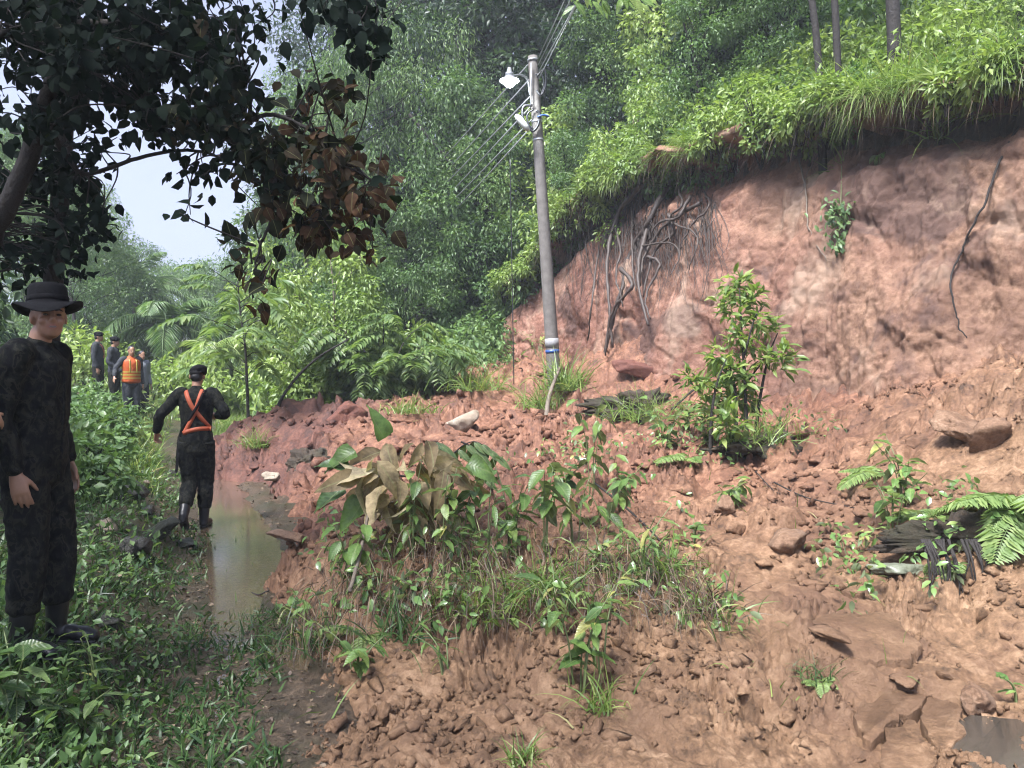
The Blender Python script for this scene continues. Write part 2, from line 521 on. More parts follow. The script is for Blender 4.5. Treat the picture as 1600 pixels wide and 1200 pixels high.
def debris_z(x, y):
    x = np.atleast_1d(np.asarray(x, float)); y = np.atleast_1d(np.asarray(y, float))
    z = debris_base(x, y)
    P = np.stack([x, y, np.zeros_like(x)], -1)
    warp = 0.25 * np.stack([perlin(P * 1.7 + 9), perlin(P * 1.7 + 31), np.zeros_like(x)], -1)
    Q = P + warp
    far = sstep(4, 10, y)
    c1 = worley(Q[:, :2] * 1.5, 1)
    c2 = worley(Q[:, :2] * 3.6, 2)
    c3 = worley(Q[:, :2] * 8.5, 3)
    c4 = worley(Q[:, :2] * 19.0, 4)
    pm = 0.22 + 1.25 * sstep(-0.15, 0.35, fbm(P * 1.3 + 40, 2))
    z = z + (0.06 + 0.10 * far) * c1 + (0.055 + 0.07 * far) * c2 * (0.5 + 0.5 * pm) + (0.046 + 0.022 * far) * c3 * pm + 0.030 * c4 * pm + 0.014 * fbm(P * 23, 3)
    tx = x - toe_x(y)
    z = z - 0.45 * (1 - sstep(-0.30, 0.10, tx)) + 0.10 * sstep(0.0, 0.45, tx) * (1 - sstep(0.6, 2.5, tx)) * (1 - sstep(5, 9, y))
    # two slipped slabs near the camera break off with a step
    step1 = (x * 0.35 + y - 4.66) + 0.12 * perlin(P * 2.2 + 3)
    in1 = sstep(1.45, 1.7, x) * (1 - sstep(2.3, 2.6, x))
    z = z + 0.10 * in1 * (sstep(-0.02, 0.03, step1) - sstep(0.05, 0.9, step1))
    return z

def polar_grid(a0, a1, na, r0, r1, nr, a=None):
    a = np.linspace(a0, a1, na) if a is None else a
    na = len(a)
    r = r0 * (r1 / r0) ** np.linspace(0, 1, nr)
    A, Rr = np.meshgrid(a, r)
    x = (np.sin(A) * Rr).ravel(); y = (np.cos(A) * Rr).ravel()
    i = np.arange(nr - 1)[:, None] * na; j = np.arange(na - 1)[None, :]
    Q = np.stack([i + j, i + j + 1, i + na + j + 1, i + na + j], -1).reshape(-1, 4)
    return x, y, Q

def compact(V, Q, keep):
    Q = Q[keep]
    u, inv = np.unique(Q.ravel(), return_inverse=True)
    return V[u], inv.reshape(-1, Q.shape[1]), u

# ------------------------------------------------------------------ ground, hillside
def zone_ground(t, P, col, f):
    # wet mud shows along the path, leaf litter and moss elsewhere
    return col
M_GROUND = soil_mat('wet_mud_ground', (0.018, 0.014, 0.010), (0.060, 0.043, 0.028), (0.15, 0.105, 0.068), (0.030, 0.034, 0.016), 0.42, 1.5)
gx, gy, gq = polar_grid(0, 0, 0, 0.4, 240, 230, np.concatenate([np.linspace(R(-180), R(-52), 30)[:-1], np.linspace(R(-52), R(-2), 190)[:-1], np.linspace(R(-2), R(60), 60)[:-1], np.linspace(R(60), R(180), 28)]))
gz = ground_z(gx, gy)
dz = debris_base(gx, gy)
_s, _p = hill_dist(gx, gy)
inside = (gx > toe_x(gy) + 0.1) & (_s < 1.2) & (gy < 19) & (gy > 0.5)
_f = sstep(0.15, 0.65, gx - toe_x(gy))
gz = np.where(inside, gz * (1 - _f) + np.minimum(gz, dz - 0.25) * _f, gz)
ground = obj('ground', mesh_np('ground', np.stack([gx, gy, gz], -1), [gq], M_GROUND, True))
tag(ground, 'wet dark muddy ground of the path, banks and hillside', 'ground', kind='structure')

# ------------------------------------------------------------------ landslide debris
def zone_debris(t, P, col, f):
    sep = t.nodes.new('ShaderNodeSeparateXYZ')
    t.links.new(P, sep.inputs[0])
    # iron-red subsoil lies further up the slide, tan weathered soil at its toe by the camera
    wob = mathn(t, 'MULTIPLY', tex_noise(t, 0.8, 3, 0.5, P).outputs['Fac'], 3.0)
    v = mathn(t, 'ADD', mathn(t, 'SUBTRACT', sep.outputs[1], mathn(t, 'MULTIPLY', sep.outputs[0], 0.35)), wob)
    k = ramp(t, [(0.44, (0, 0, 0)), (0.74, (1, 1, 1))])
    t.links.new(mathn(t, 'MULTIPLY', v, 0.075), k.inputs[0])
    red = ramp(t, [(0.37, (0.040, 0.017, 0.010)), (0.5, (0.155, 0.068, 0.038)), (0.63, (0.29, 0.152, 0.090))])
    t.links.new(f, red.inputs[0])
    c = mixc(t, k.outputs[0], col, red.outputs[0])
    # darker humus soil in the far left heap
    d = mathn(t, 'ADD', mathn(t, 'MULTIPLY', sep.outputs[0], -0.35), mathn(t, 'MULTIPLY', sep.outputs[1], 0.035))
    kd = ramp(t, [(0.85, (0, 0, 0)), (1.0, (1, 1, 1))])
    t.links.new(mathn(t, 'MULTIPLY', d, 0.68), kd.inputs[0])
    dark = ramp(t, [(0.37, (0.026, 0.010, 0.008)), (0.5, (0.070, 0.026, 0.018)), (0.63, (0.14, 0.058, 0.040))])
    t.links.new(f, dark.inputs[0])
    c = mixc(t, mathn(t, 'MULTIPLY', kd.outputs[0], 0.9), c, dark.outputs[0])
    nd = tex_noise(t, 1.1, 6, 0.65, P)
    kk = ramp(t, [(0.52, (0, 0, 0)), (0.62, (1, 1, 1))])
    t.links.new(nd.outputs['Fac'], kk.inputs[0])
    return mixc(t, mathn(t, 'MULTIPLY', kk.outputs[0], 0.40), c, (0.065, 0.029, 0.018))
M_DEBRIS = soil_mat('slide_soil', (0.050, 0.028, 0.014), (0.190, 0.108, 0.056), (0.34, 0.218, 0.128), (0.125, 0.070, 0.039), 0.72, 1.0, zone_debris)
dx, dy, dq = polar_grid(R(-34), R(42), 540, 2.2, 22, 480)
dzz = debris_z(dx, dy)
g0 = ground_z(dx, dy)
_s, _p = hill_dist(dx, dy)
okv = (dzz > np.minimum(g0, path_z(dy) + 0.3) - 0.2) & (_s < 1.1) & (dx > toe_x(dy) - 0.28)
V, Q, u = compact(np.stack([dx, dy, dzz], -1), dq, okv[dq].all(1))
debris = obj('landslide_debris', mesh_np('landslide_debris', V, [Q], M_DEBRIS, True))
tag(debris, 'lumpy red and tan soil of the landslide spread across the road', 'soil', kind='structure')

# ------------------------------------------------------------------ cliff
def base_pt(par):
    par = np.asarray(par, float)
    i = np.clip(par.astype(int), 0, len(BASE) - 2)
    t = par - i
    # smooth corners
    return BASE[i] * (1 - t)[:, None] + BASE[i + 1] * t[:, None]
def cliff_frame(par):
    e = 0.35
    acc = 0; tan = 0
    for k in (-1, -0.5, 0, 0.5, 1):
        acc = acc + base_pt(par + k * e)
    tan = base_pt(par + e) - base_pt(par - e)
    tan = norm(tan)
    return acc / 5, tan, np.stack([-tan[:, 1], tan[:, 0]], -1)

def cliff_surface(par, h):
    """par along, h 0..1.15 up the face (above 1 it runs back over the top) -> xyz"""
    b, tan, nn = cliff_frame(par)
    tz = top_z(par) + 0.24 * perlin(np.stack([par * 2.3, par * 0, par * 0 + 2], -1)) + 0.13 * perlin(np.stack([par * 7.1, par * 0, par * 0 + 2], -1)) + 0.06
    z = np.where(h < 1, -0.6 + (tz + 0.6) * h, tz + 0.1 * (h - 1) / 0.15)
    rel = np.clip(h, 0, 1)
    s = 0.05 + 1.25 * rel ** 0.85
    s = s + 0.60 * sstep(0.82, 0.93, h) * (1 - sstep(0.945, 0.985, h))      # undercut below the root mat
    s = s - 0.42 * sstep(0.94, 0.985, h)
    s = s + np.where(h > 1, (h - 1) / 0.15 * 1.3, 0)
    xy = b + nn * s[:, None]
    P = np.stack([xy[:, 0], xy[:, 1], z], -1)
    out = np.stack([-nn[:, 0], -nn[:, 1], np.full(len(par), 0.25)], -1)
    W = P + 0.25 * np.stack([perlin(P * 1.3 + 1), perlin(P * 1.3 + 40), perlin(P * 1.3 + 80)], -1)
    big = perlin(P * 0.55 + 3)
    along = par * 3.2
    f1 = worley(np.stack([along * 0.9 + 0.3 * W[:, 2], W[:, 2] * 1.1], -1), 11)
    f2 = worley(np.stack([along * 2.6, W[:, 2] * 2.9], -1), 12)
    f3 = worley(np.stack([along * 6.5, W[:, 2] * 7.5], -1), 13)
    fine = fbm(P * 11, 3)
    streak = perlin(P * np.array([5, 5, 0.6]) + 20)
    rough = 0.5 + 0.7 * sstep(-0.2, 0.4, perlin(P * 0.7 + 50))
    amp = sstep(-0.05, 0.15, h) * (1 - 0.7 * sstep(0.97, 1.0, h))
    d = 0.28 * big + rough * (0.10 * f1 + 0.022 * f2 + 0.012 * f3) + 0.022 * fine + 0.016 * fbm(P * 26 + 2, 3) + 0.075 * streak + 0.03 * perlin(P * np.array([14, 14, 1.2]) + 60) - 0.035 * rough * np.clip(0.05 - np.abs(perlin(W * np.array([0.9, 0.9, 1.5]) + 70)), 0, 1) / 0.05 - 0.020 * rough * np.clip(0.06 - np.abs(perlin(W * np.array([2.6, 2.6, 3.4]) + 90)), 0, 1) / 0.06
    return P + out * (d * amp)[:, None]

def zone_cliff(t, P, col, f):
    sep = t.nodes.new('ShaderNodeSeparateXYZ')
    t.links.new(P, sep.inputs[0])
    # redder soil towards the far end, paler tan band to the right
    k = ramp(t, [(0.40, (1, 1, 1)), (0.62, (0, 0, 0))])
    wob = tex_noise(t, 0.45, 3, 0.55, P)
    t.links.new(mathn(t, 'ADD', mathn(t, 'MULTIPLY', sep.outputs[0], 0.075), mathn(t, 'MULTIPLY', wob.outputs['Fac'], 0.5)), k.inputs[0])
    red = ramp(t, [(0.37, (0.085, 0.032, 0.021)), (0.5, (0.185, 0.080, 0.053)), (0.63, (0.28, 0.150, 0.106))])
    t.links.new(f, red.inputs[0])
    c = mixc(t, mathn(t, 'MULTIPLY', k.outputs[0], 0.85), col, red.outputs[0])
    # damp dark patches of seepage with their own shape
    n = tex_noise(t, 0.62, 4, 0.55, P, None, 0.6)
    kd = ramp(t, [(0.53, (0, 0, 0)), (0.60, (1, 1, 1))])
    t.links.new(n.outputs['Fac'], kd.inputs[0])
    c = mixc(t, mathn(t, 'MULTIPLY', kd.outputs[0], 0.8), c, (0.062, 0.033, 0.025))
    n4 = tex_noise(t, 2.6, 6, 0.7, P, (1, 1, 0.5), 0.4)
    k4 = ramp(t, [(0.5, (0, 0, 0)), (0.72, (1, 1, 1))])
    t.links.new(n4.outputs['Fac'], k4.inputs[0])
    c = mixc(t, mathn(t, 'MULTIPLY', k4.outputs[0], 0.5), c, (0.10, 0.050, 0.036))
    n6 = tex_noise(t, 1.15, 5, 0.6, P, (1, 1, 0.6), 0.5)
    k6 = ramp(t, [(0.52, (0, 0, 0)), (0.66, (1, 1, 1))])
    t.links.new(n6.outputs['Fac'], k6.inputs[0])
    return mixc(t, mathn(t, 'MULTIPLY', k6.outputs[0], 0.6), c, (0.33, 0.235, 0.165))
M_CLIFF = soil_mat('cliff_soil', (0.088, 0.044, 0.026), (0.185, 0.102, 0.062), (0.285, 0.178, 0.115), (0.16, 0.088, 0.056), 0.8, 1.0, zone_cliff)
nu, nv = 760, 190
pu = np.linspace(4.15, 9.0, nu); hv = np.concatenate([np.linspace(0, 1, nv - 10), 1 + np.linspace(0.02, 0.15, 10)])
U, H = np.meshgrid(pu, hv)
CV = cliff_surface(U.ravel(), H.ravel())
i = np.arange(nv - 1)[:, None] * nu; j = np.arange(nu - 1)[None, :]
CQ = np.stack([i + j, i + j + 1, i + nu + j + 1, i + nu + j], -1).reshape(-1, 4)
cliff = obj('cliff_face', mesh_np('cliff_face', CV, [CQ], M_CLIFF, True))
tag(cliff, 'bare pinkish tan earth cliff left by the landslide', 'cliff', kind='structure')

# ------------------------------------------------------------------ foliage helpers
TPL = {
    'dia': (np.array([[0, 0, 0], [-.5, .42, .10], [.5, .42, .10], [0, 1, -.08]]), [np.array([[0, 2, 3], [0, 3, 1]])]),
    'oval': (np.array([[0, 0, 0], [-.40, .24, .06], [0, .26, 0], [.40, .24, .06], [-.44, .60, .05], [0, .62, -.03], [.44, .60, .05], [0, 1, -.16]]),
             [np.array([[0, 2, 1], [0, 3, 2], [4, 5, 7], [5, 6, 7]]), np.array([[1, 2, 5, 4], [2, 3, 6, 5]])]),
}
def leaf_batch(P, D, N, L, W, kind='dia'):
    T, faces = TPL[kind]
    n, k = len(P), len(T)
    D = norm(D)
    B = norm(np.cross(D, N))
    Nn = np.cross(B, D)
    L = np.broadcast_to(L, (n,)); W = np.broadcast_to(W, (n,))
    V = (P[:, None, :] + B[:, None, :] * (W[:, None] * T[:, 0])[:, :, None] + D[:, None, :] * (L[:, None] * T[:, 1])[:, :, None]
         + Nn[:, None, :] * (L[:, None] * T[:, 2])[:, :, None]).reshape(-1, 3)
    off = (np.arange(n) * k)[:, None, None]
    return V, [(f[None] + off).reshape(-1, f.shape[1]) for f in faces], k

def ball(r, n):
    v = norm(r.normal(size=(n, 3)))
    return v, r.uniform(0, 1, n) ** (1 / 2.4)

def clump_cloud(mb, r, C, rad, n, L, ratio=0.42, droop=0.35, flat=0.8, kind='dia', up=0.8, crnd=None):
    """leaf clumps: centres C (K,3), radii rad (K,), n leaves each"""
    K = len(C)
    rad = np.broadcast_to(rad, (K,))
    idx = np.repeat(np.arange(K), n)
    v, q = ball(r, len(idx))
    off = v * q[:, None] * rad[idx][:, None]
    off[:, 2] *= flat
    P = C[idx] + off
    D = v * 0.7 + r.normal(size=v.shape) * 0.45
    D[:, 2] -= droop
    N = r.normal(size=v.shape) * 0.45 + v * 0.35
    N[:, 2] += up
    LL = L * r.uniform(0.6, 1.25, len(idx))
    cr = r.uniform(0, 1, K) if crnd is None else crnd
    rn = np.clip(cr[idx] * 0.55 + r.uniform(0, 0.5, len(idx)), 0, 1)
    V, F, k = leaf_batch(P, D, N, LL, LL * ratio * r.uniform(0.8, 1.2, len(idx)), kind)
    mb.add(V, F, np.repeat(rn, k))

def blade_batch(mb, r, P, h, w, lean, curl=0.6, rn=None, seg=3):
    """grass blades: root P, length h, width w, lean direction (n,3) as start tangent; they bend down with curl"""
    n = len(P)
    T = norm(lean)
    side = norm(np.cross(T, r.normal(size=(n, 3))))
    h = np.broadcast_to(h, (n,)); w = np.broadcast_to(w, (n,)); curl = np.broadcast_to(curl, (n,))
    p = P.copy()
    rows = []
    for i in range(seg + 1):
        wi = w * (1 - (i / seg) ** 1.6) * 0.5
        if i < seg:
            rows += [p - side * wi[:, None], p + side * wi[:, None]]
        else:
            rows += [p]
        T = T + np.array([0, 0, -1.0]) * (curl / seg)[:, None]
        T = norm(T)
        p = p + T * (h / seg)[:, None]
    V = np.stack(rows, 1)
    k = V.shape[1]
    fq = [[2 * i, 2 * i + 1, 2 * i + 3, 2 * i + 2] for i in range(seg - 1)]
    ft = [[2 * seg - 2, 2 * seg - 1, 2 * seg]]
    off = (np.arange(n) * k)[:, None, None]
    rn = r.uniform(0, 1, n) if rn is None else rn
    mb.add(V.reshape(-1, 3), [(np.array(fq)[None] + off).reshape(-1, 4), (np.array(ft)[None] + off).reshape(-1, 3)], np.repeat(rn, k))

def surf_z(x, y):
    """what one stands on: debris where it lies above the ground"""
    x = np.atleast_1d(np.asarray(x, float)); y = np.atleast_1d(np.asarray(y, float))
    g = ground_z(x, y)
    s, _ = hill_dist(x, y)
    ins = (x > toe_x(y) - 0.28) & (s < 1.0) & (y < 19) & (y > 0.5)
    d = debris_z(x, y)
    g2 = np.where(x > toe_x(y) + 0.15, np.minimum(g, debris_base(x, y) - 0.25), g)
    return np.where(ins, np.maximum(d, g2), g)

# ------------------------------------------------------------------ trees
def tree_proto(seed, H, crown_r, crown_z0, K, n, L, mat, bark, trunk_r=0.14, ratio=0.42, droop=0.35, clump=0.75, flat=0.8, lean=0.06, sparse=0.0):
    """returns (wood mesh, crown mesh): a tapered trunk with limbs that reach into the leaf clumps"""
    r = np.random.RandomState(seed)
    wood, crown = MB(), MB()
    top = np.array([r.normal() * lean * H, r.normal() * lean * H, H * 0.93])
    ctrl = [np.zeros(3)] + [top * f + np.array([r.normal() * 0.12, r.normal() * 0.12, 0]) for f in (0.3, 0.55, 0.8)] + [top]
    tp = curve_pts(ctrl, 6)
    f = np.linspace(0, 1, len(tp))
    wood.tube(tp - np.array([0, 0, 0.3]), trunk_r * (1 - 0.85 * f) * (1 + 0.5 * np.exp(-f * 14)), 9)
    C = []
    while len(C) < K:
        zf = r.uniform(0, 1)
        a = r.uniform(0, 2 * np.pi)
        rr = crown_r * (0.35 + 0.65 * math.sin(math.pi * min(1, 0.18 + 0.78 * zf))) * math.sqrt(r.uniform(0.08, 1))
        c = np.array([math.cos(a) * rr, math.sin(a) * rr, crown_z0 + zf * (H - crown_z0)])
        if perlin(c[None] * 0.45 + seed)[0] < -0.12 - (0.3 - sparse): continue
        C.append(c)
    C = np.array(C)
    for c in C[::2]:
        zb = max(crown_z0 * 0.55, c[2] - r.uniform(0.5, 2.2))
        b = np.array([np.interp(zb, tp[:, 2], tp[:, i]) for i in range(3)])
        mid = (b + c) / 2 + r.normal(size=3) * 0.18 + np.array([0, 0, 0.15])
        bp = curve_pts([b, mid, c], 4)
        r0 = trunk_r * 0.30 * (1 - 0.6 * zb / H)
        wood.tube(bp, np.linspace(r0, 0.012, len(bp)), 5)
    clump_cloud(crown, r, C, clump * r.uniform(0.65, 1.3, K), n, L, ratio, droop, flat)
    return wood.mesh('trunk', bark, True), crown.mesh('crown', mat)

def place_tree(name, protos, x, y, sc, rz, label, group=None, zoff=0.0, tilt=0.0):
    z = float(ground_z(x, y, False)[0]) + zoff
    e = empty(name, (x, y, z), rz, label, 'tree', group)
    e.rotation_euler = (tilt, 0, rz)
    e.scale = (sc, sc, sc)
    obj('trunk', protos[0], e)
    obj('crown', protos[1], e)
    return e

TR = {
    'dark': tree_proto(21, 13, 3.3, 1.6, 80, 210, 0.17, M_LEAF_DARK, M_BARK, 0.17),
    'dark2': tree_proto(22, 15, 2.9, 2.4, 80, 190, 0.19, M_LEAF_DARK, M_BARK, 0.20, droop=0.6),
    'mid': tree_proto(23, 10, 2.6, 0.9, 90, 210, 0.16, M_LEAF_MID, M_BARK, 0.12, droop=0.5),
    'lacy': tree_proto(24, 12, 3.0, 2.0, 80, 170, 0.17, M_LEAF_MID, M_BARK, 0.11, ratio=0.2, droop=1.2, clump=0.8, sparse=0.15),
    'light': tree_proto(25, 6.5, 1.9, 1.0, 50, 150, 0.19, M_LEAF_LIGHT, M_BARK_PALE, 0.07, ratio=0.45, droop=0.7, clump=0.6, sparse=0.1),
    'low': tree_proto(26, 7.5, 2.5, 0.3, 90, 190, 0.16, M_LEAF_MID, M_BARK, 0.09, droop=0.5, clump=0.8),
}
FG = 'forest trees on the hillside'
def px_x(px, Y): return (px - 800) / FPX * Y
_forest = [('dark', 560, 23, 1.0), ('dark2', 640, 25, 1.05), ('dark', 720, 23.5, 1.1), ('dark2', 800, 24.5, 1.0), ('dark', 880, 23.5, 1.1),
           ('dark2', 960, 22, 1.0), ('dark', 1040, 20.5, 0.95), ('mid', 515, 24, 1.0), ('dark', 690, 29, 1.25), ('dark2', 860, 29, 1.2),
           ('dark', 1000, 27, 1.2), ('dark2', 1120, 22, 1.1), ('dark', 1200, 19, 1.0), ('dark', 1150, 27, 1.3), ('dark2', 1300, 23, 1.1),
           ('dark', 1400, 21, 1.1), ('dark2', 1500, 20, 1.1), ('dark', 1590, 18, 1.0), ('dark', 600, 31, 1.3), ('dark2', 760, 34, 1.4),
           ('dark', 930, 34, 1.4), ('dark', 1300, 30, 1.4), ('dark2', 1480, 28, 1.3), ('dark', 520, 34, 1.3), ('dark', 1680, 22, 1.2), ('dark2', 1800, 17, 1.1)]
_fr = np.random.RandomState(4)
for k, px, Y, sc in _forest:
    place_tree('forest_tree', TR[k], px_x(px, Y), Y, sc, _fr.uniform(0, 6.28), 'tall dark evergreen tree in the forest behind the utility pole', FG)
for k, px, Y, sc, lb in [
        ('lacy', 590, 19.5, 0.78, 'feathery drooping pale green tree left of the utility pole'),
        ('lacy', 500, 27, 1.0, 'thin lacy tree against the sky behind the overhanging branch'),
        ('mid', 640, 19.5, 0.55, 'bushy mid green tree at the foot of the forest left of the pole'),
        ('mid', 545, 18.5, 0.48, 'leafy green tree just behind the feathery arching bush'),
        ('mid', 705, 20.8, 0.85, 'tall leafy tree behind the overhead cables left of the lamp'),
        ('light', 865, 20.0, 0.85, 'light green tree with big leaf clumps just behind the pole top'),
        ('lacy', 665, 21.5, 0.9, 'drooping fine leaved tree in the middle of the forest edge'),
        ('mid', 950, 19.5, 0.6, 'bushy bright tree above the roots at the left end of the cliff top'),
        ('mid', 760, 20.0, 0.62, 'bushy green tree directly behind the lamp post cables'),
        ('light', 520, 16.5, 0.66, 'light green tree with large leaves right of the sky gap'),
        ('light', 480, 21, 0.9, 'pale green tree rising beside the sky gap behind the sapling'),
        ('low', 905, 18.6, 0.42, 'low bright green tree above the cliff just right of the pole'),
        ('light', 1000, 15.6, 0.55, 'bright green young tree on the cliff edge above the hanging roots'),
        ('low', 1100, 15.0, 0.50, 'rounded light green tree on the cliff top left of the dark trunks'),
        ('low', 1190, 14.6, 0.45, 'soft green bushy tree on the cliff top in front of the forest'),
        ('light', 1075, 17.5, 0.75, 'pale green tree with drooping leaves behind the cliff top shrubs')]:
    place_tree('broadleaf_tree', TR[k], px_x(px, Y), Y, sc, _fr.uniform(0, 6.28), lb)
# thin dark trunks standing in the grass above the cliff
for px0, px1, Y, w, lb in [(1287, 1268, 11.75, 0.07, 'thin dark leaning trunk above the cliff, leftmost of three'),
                           (1312, 1290, 12.0, 0.065, 'thin dark trunk above the cliff, middle of three'),
                           (1400, 1385, 11.2, 0.11, 'thicker dark bark trunk above the cliff, rightmost of three')]:
    b = np.array([px_x(px0, Y), Y, 0]); b[2] = ground_z(b[0], b[1])[0]
    t = np.array([px_x(px1, Y) - 0.4, Y + 0.4, b[2] + 7.5])
    e = empty('slender_tree', b, 0, lb, 'tree')
    mb = MB()
    pts = curve_pts([[0, 0, -0.3], (t - b) * 0.33 + [0.1, 0, 0], (t - b) * 0.66 - [0.08, 0, 0], t - b], 6)
    mb.tube(pts, np.linspace(w, w * 0.45, len(pts)), 8)
    r_ = np.random.RandomState(int(px0))
    for q in range(5):
        p0 = pts[8 + q * 2]
        p1 = p0 + np.array([r_.normal() * 0.7, r_.normal() * 0.5, 0.7])
        mb.tube([p0, (p0 + p1) / 2 + [0, 0, 0.05], p1], [w * 0.3, w * 0.2, 0.012], 5)
    mb.build('trunk', M_BARK, e, True)
    cr = MB()
    C = pts[-6:][r_.randint(0, 6, 16)] + r_.normal(size=(16, 3)) * np.array([0.9, 0.9, 0.5])
    clump_cloud(cr, r_, C, 0.5, 110, 0.13, 0.4, 0.6)
    cr.build('crown', M_LEAF_MID, e)

# far trees of the valley below the sky gap
for k, px, Y, sc in [('low', 150, 30, 0.85), ('mid', 215, 38, 0.72), ('low', 262, 44, 1.0), ('low', 330, 40, 0.9), ('mid', 385, 33, 0.62), ('low', 430, 30, 0.75),
                     ('mid', 120, 24, 0.62), ('low', 300, 55, 1.25), ('low', 180, 55, 1.25), ('low', 380, 58, 1.3), ('low', 90, 34, 1.1), ('mid', 40, 26, 0.8), ('low', -40, 30, 1.2), ('low', 460, 40, 1.1)]:
    place_tree('valley_tree', TR[k], px_x(px, Y), Y, sc, _fr.uniform(0, 6.28), 'hazy pale green tree in the valley below the sky gap', 'trees in the misty valley')

# ------------------------------------------------------------------ palms
def palm_fronds(r, n, L, lift, mat, leaflets=46):
    out = []
    for i in range(n):
        a = i * 2.399 + r.uniform(-0.2, 0.2)
        el = lift - 0.9 * (i / n) + r.uniform(-0.12, 0.12)
        d = np.array([math.cos(a) * math.cos(el), math.sin(a) * math.cos(el), math.sin(el)])
        ln = L * r.uniform(0.8, 1.1)
        pts = [np.zeros(3)]
        t = d.copy()
        for k in range(12):
            t = norm(t + np.array([0, 0, -0.115 - 0.02 * k]))
            pts.append(pts[-1] + t * ln / 12)
        pts = np.array(pts)
        mb = MB()
        mb.tube(pts, np.linspace(0.028, 0.006, 13), 5, 0.8)
        u = np.linspace(0.12, 0.99, leaflets)
        C = np.stack([np.interp(u * 12, np.arange(13), pts[:, q]) for q in range(3)], -1)
        Tn = norm(np.stack([np.interp(u * 12, np.arange(13), np.gradient(pts[:, q])) for q in range(3)], -1))
        S = norm(np.cross(Tn, np.array([0, 0, 1.0])))
        for sgn in (-1, 1):
            D = S * sgn * 0.8 + Tn * 0.55 + np.array([0, 0, -0.45]) + r.normal(size=S.shape) * 0.07
            N = np.cross(Tn, S) * -1 + S * sgn * 0.3
            ll = 0.26 * L * np.sin(np.pi * np.clip(u * 0.86 + 0.14, 0, 1)) ** 0.6 * r.uniform(0.85, 1.1, leaflets)
            V, F, k = leaf_batch(C, D, N, ll, 0.045, 'dia')
            mb.add(V, F, np.repeat(np.clip(r.uniform(0.2, 0.9, leaflets), 0, 1), k))
        out.append(mb)
    return out
def palm(px, py_crown, Y, L, n, label, seed, lift=1.2, mat=None):
    r = np.random.RandomState(seed)
    c = at(px, py_crown, Y)
    gz_ = float(ground_z(c[0], c[1])[0])
    e = empty('palm_tree', (c[0], c[1], gz_), 0, label, 'palm')
    h = c[2] - gz_
    mb = MB()
    pts = curve_pts([[0.15, 0, -0.3], [0.08, 0, h * 0.5], [0, 0, h]], 8)
    k = len(pts)
    mb.tube(pts, 0.13 * (1 - 0.25 * np.linspace(0, 1, k)) + 0.012 * (np.arange(k) % 2), 9)
    mb.build('trunk', M_BARK_PALE, e, True)
    for f in palm_fronds(r, n, L, lift, mat):
        f.build('frond', mat or M_LEAF_MID, e, loc=(0, 0, h))
palm(262, 520, 25, 2.9, 15, 'hazy palm tree rising behind the group of distant people', 1)
palm(330, 545, 24, 2.3, 12, 'smaller palm with drooping fronds right of the tall hazy palm', 2, 0.9, M_LEAF_LIGHT)
palm(210, 470, 33, 3.2, 14, 'faint far palm with upright fronds against the pale sky', 3, 1.4)
palm(432, 600, 21, 1.7, 9, 'low palm with a pale arching frond behind the brown heap', 4, 0.8)

# ------------------------------------------------------------------ undergrowth masses
def undergrowth(name, spots, mat, label, seed, L=0.13, n=90, ratio=0.45, kind='dia', density=1.0):
    """spots: rows of x, y, z, height, radius"""
    r = np.random.RandomState(seed)
    mb, st = MB(), MB()
    C, rad, cr = [], [], []
    for x, y, z, h, w in spots:
        k = max(3, int(5 * w * h / 0.5 * density))
        tone = r.uniform(0, 1)
        for q in range(k):
            a, q1 = r.uniform(0, 6.28), math.sqrt(r.uniform(0, 1))
            zz = r.uniform(0.12, 1.0)
            rr = w * q1 * (1.05 - 0.55 * zz)
            C.append((x + math.cos(a) * rr, y + math.sin(a) * rr, z + h * zz))
            rad.append(min(0.42, 0.26 * (w + h) * r.uniform(0.6, 1.2)))
            cr.append(np.clip(tone * 0.7 + r.uniform(0, 0.3), 0, 1))
        for q in range(3):
            a = r.uniform(0, 6.28)
            p1 = np.array([x + math.cos(a) * w * 0.5, y + math.sin(a) * w * 0.5, z + h * 0.85])
            st.tube([(x, y, z - 0.1), ((x + p1[0]) / 2, (y + p1[1]) / 2, z + h * 0.5), p1], [0.016, 0.012, 0.005], 4, caps=False)
    clump_cloud(mb, r, np.array(C), np.array(rad), n, L, ratio, 0.45, 0.8, kind, crnd=np.array(cr))
    o = mb.build(name, mat)
    tag(o, label, 'undergrowth', kind='stuff')
    sto = st.build('stems', M_BARK, o)
    sto['kind'] = 'stuff'
    return o

def hill_spots(r, n, p0, p1, s0, s1, h0, h1, w0, w1, power=1.0):
    par = r.uniform(p0, p1, n)
    s = s0 + (s1 - s0) * r.uniform(0, 1, n) ** power
    b, tan, nn = cliff_frame(par)
    xy = b + nn * s[:, None]
    z = ground_z(xy[:, 0], xy[:, 1], False)
    h = r.uniform(h0, h1, n)
    return np.stack([xy[:, 0], xy[:, 1], z, h, h * r.uniform(w0, w1, n)], -1)
r = np.random.RandomState(31)
_pp = r.uniform(4.9, 7.6, 130)
_pp = np.concatenate([_pp[fbm(np.stack([_pp * 3.0, _pp * 0, _pp * 0 + 25], -1), 2) > 0.02], r.uniform(4.15, 5.3, 60)])
_q = cliff_surface(_pp, r.uniform(0.975, 1.05, len(_pp)))
_h = r.uniform(0.3, 0.7, len(_pp))
undergrowth('lip_shrubs', np.stack([_q[:, 0], _q[:, 1], _q[:, 2] - 0.30, _h, _h * 0.7], -1), M_LEAF_LIGHT, 'leafy plants hanging ragged over the lip of the cliff', 40, 0.11, 70)
sp = hill_spots(r, 150, 5.0, 6.4, 1.6, 5.5, 0.45, 1.1, 0.6, 0.9)
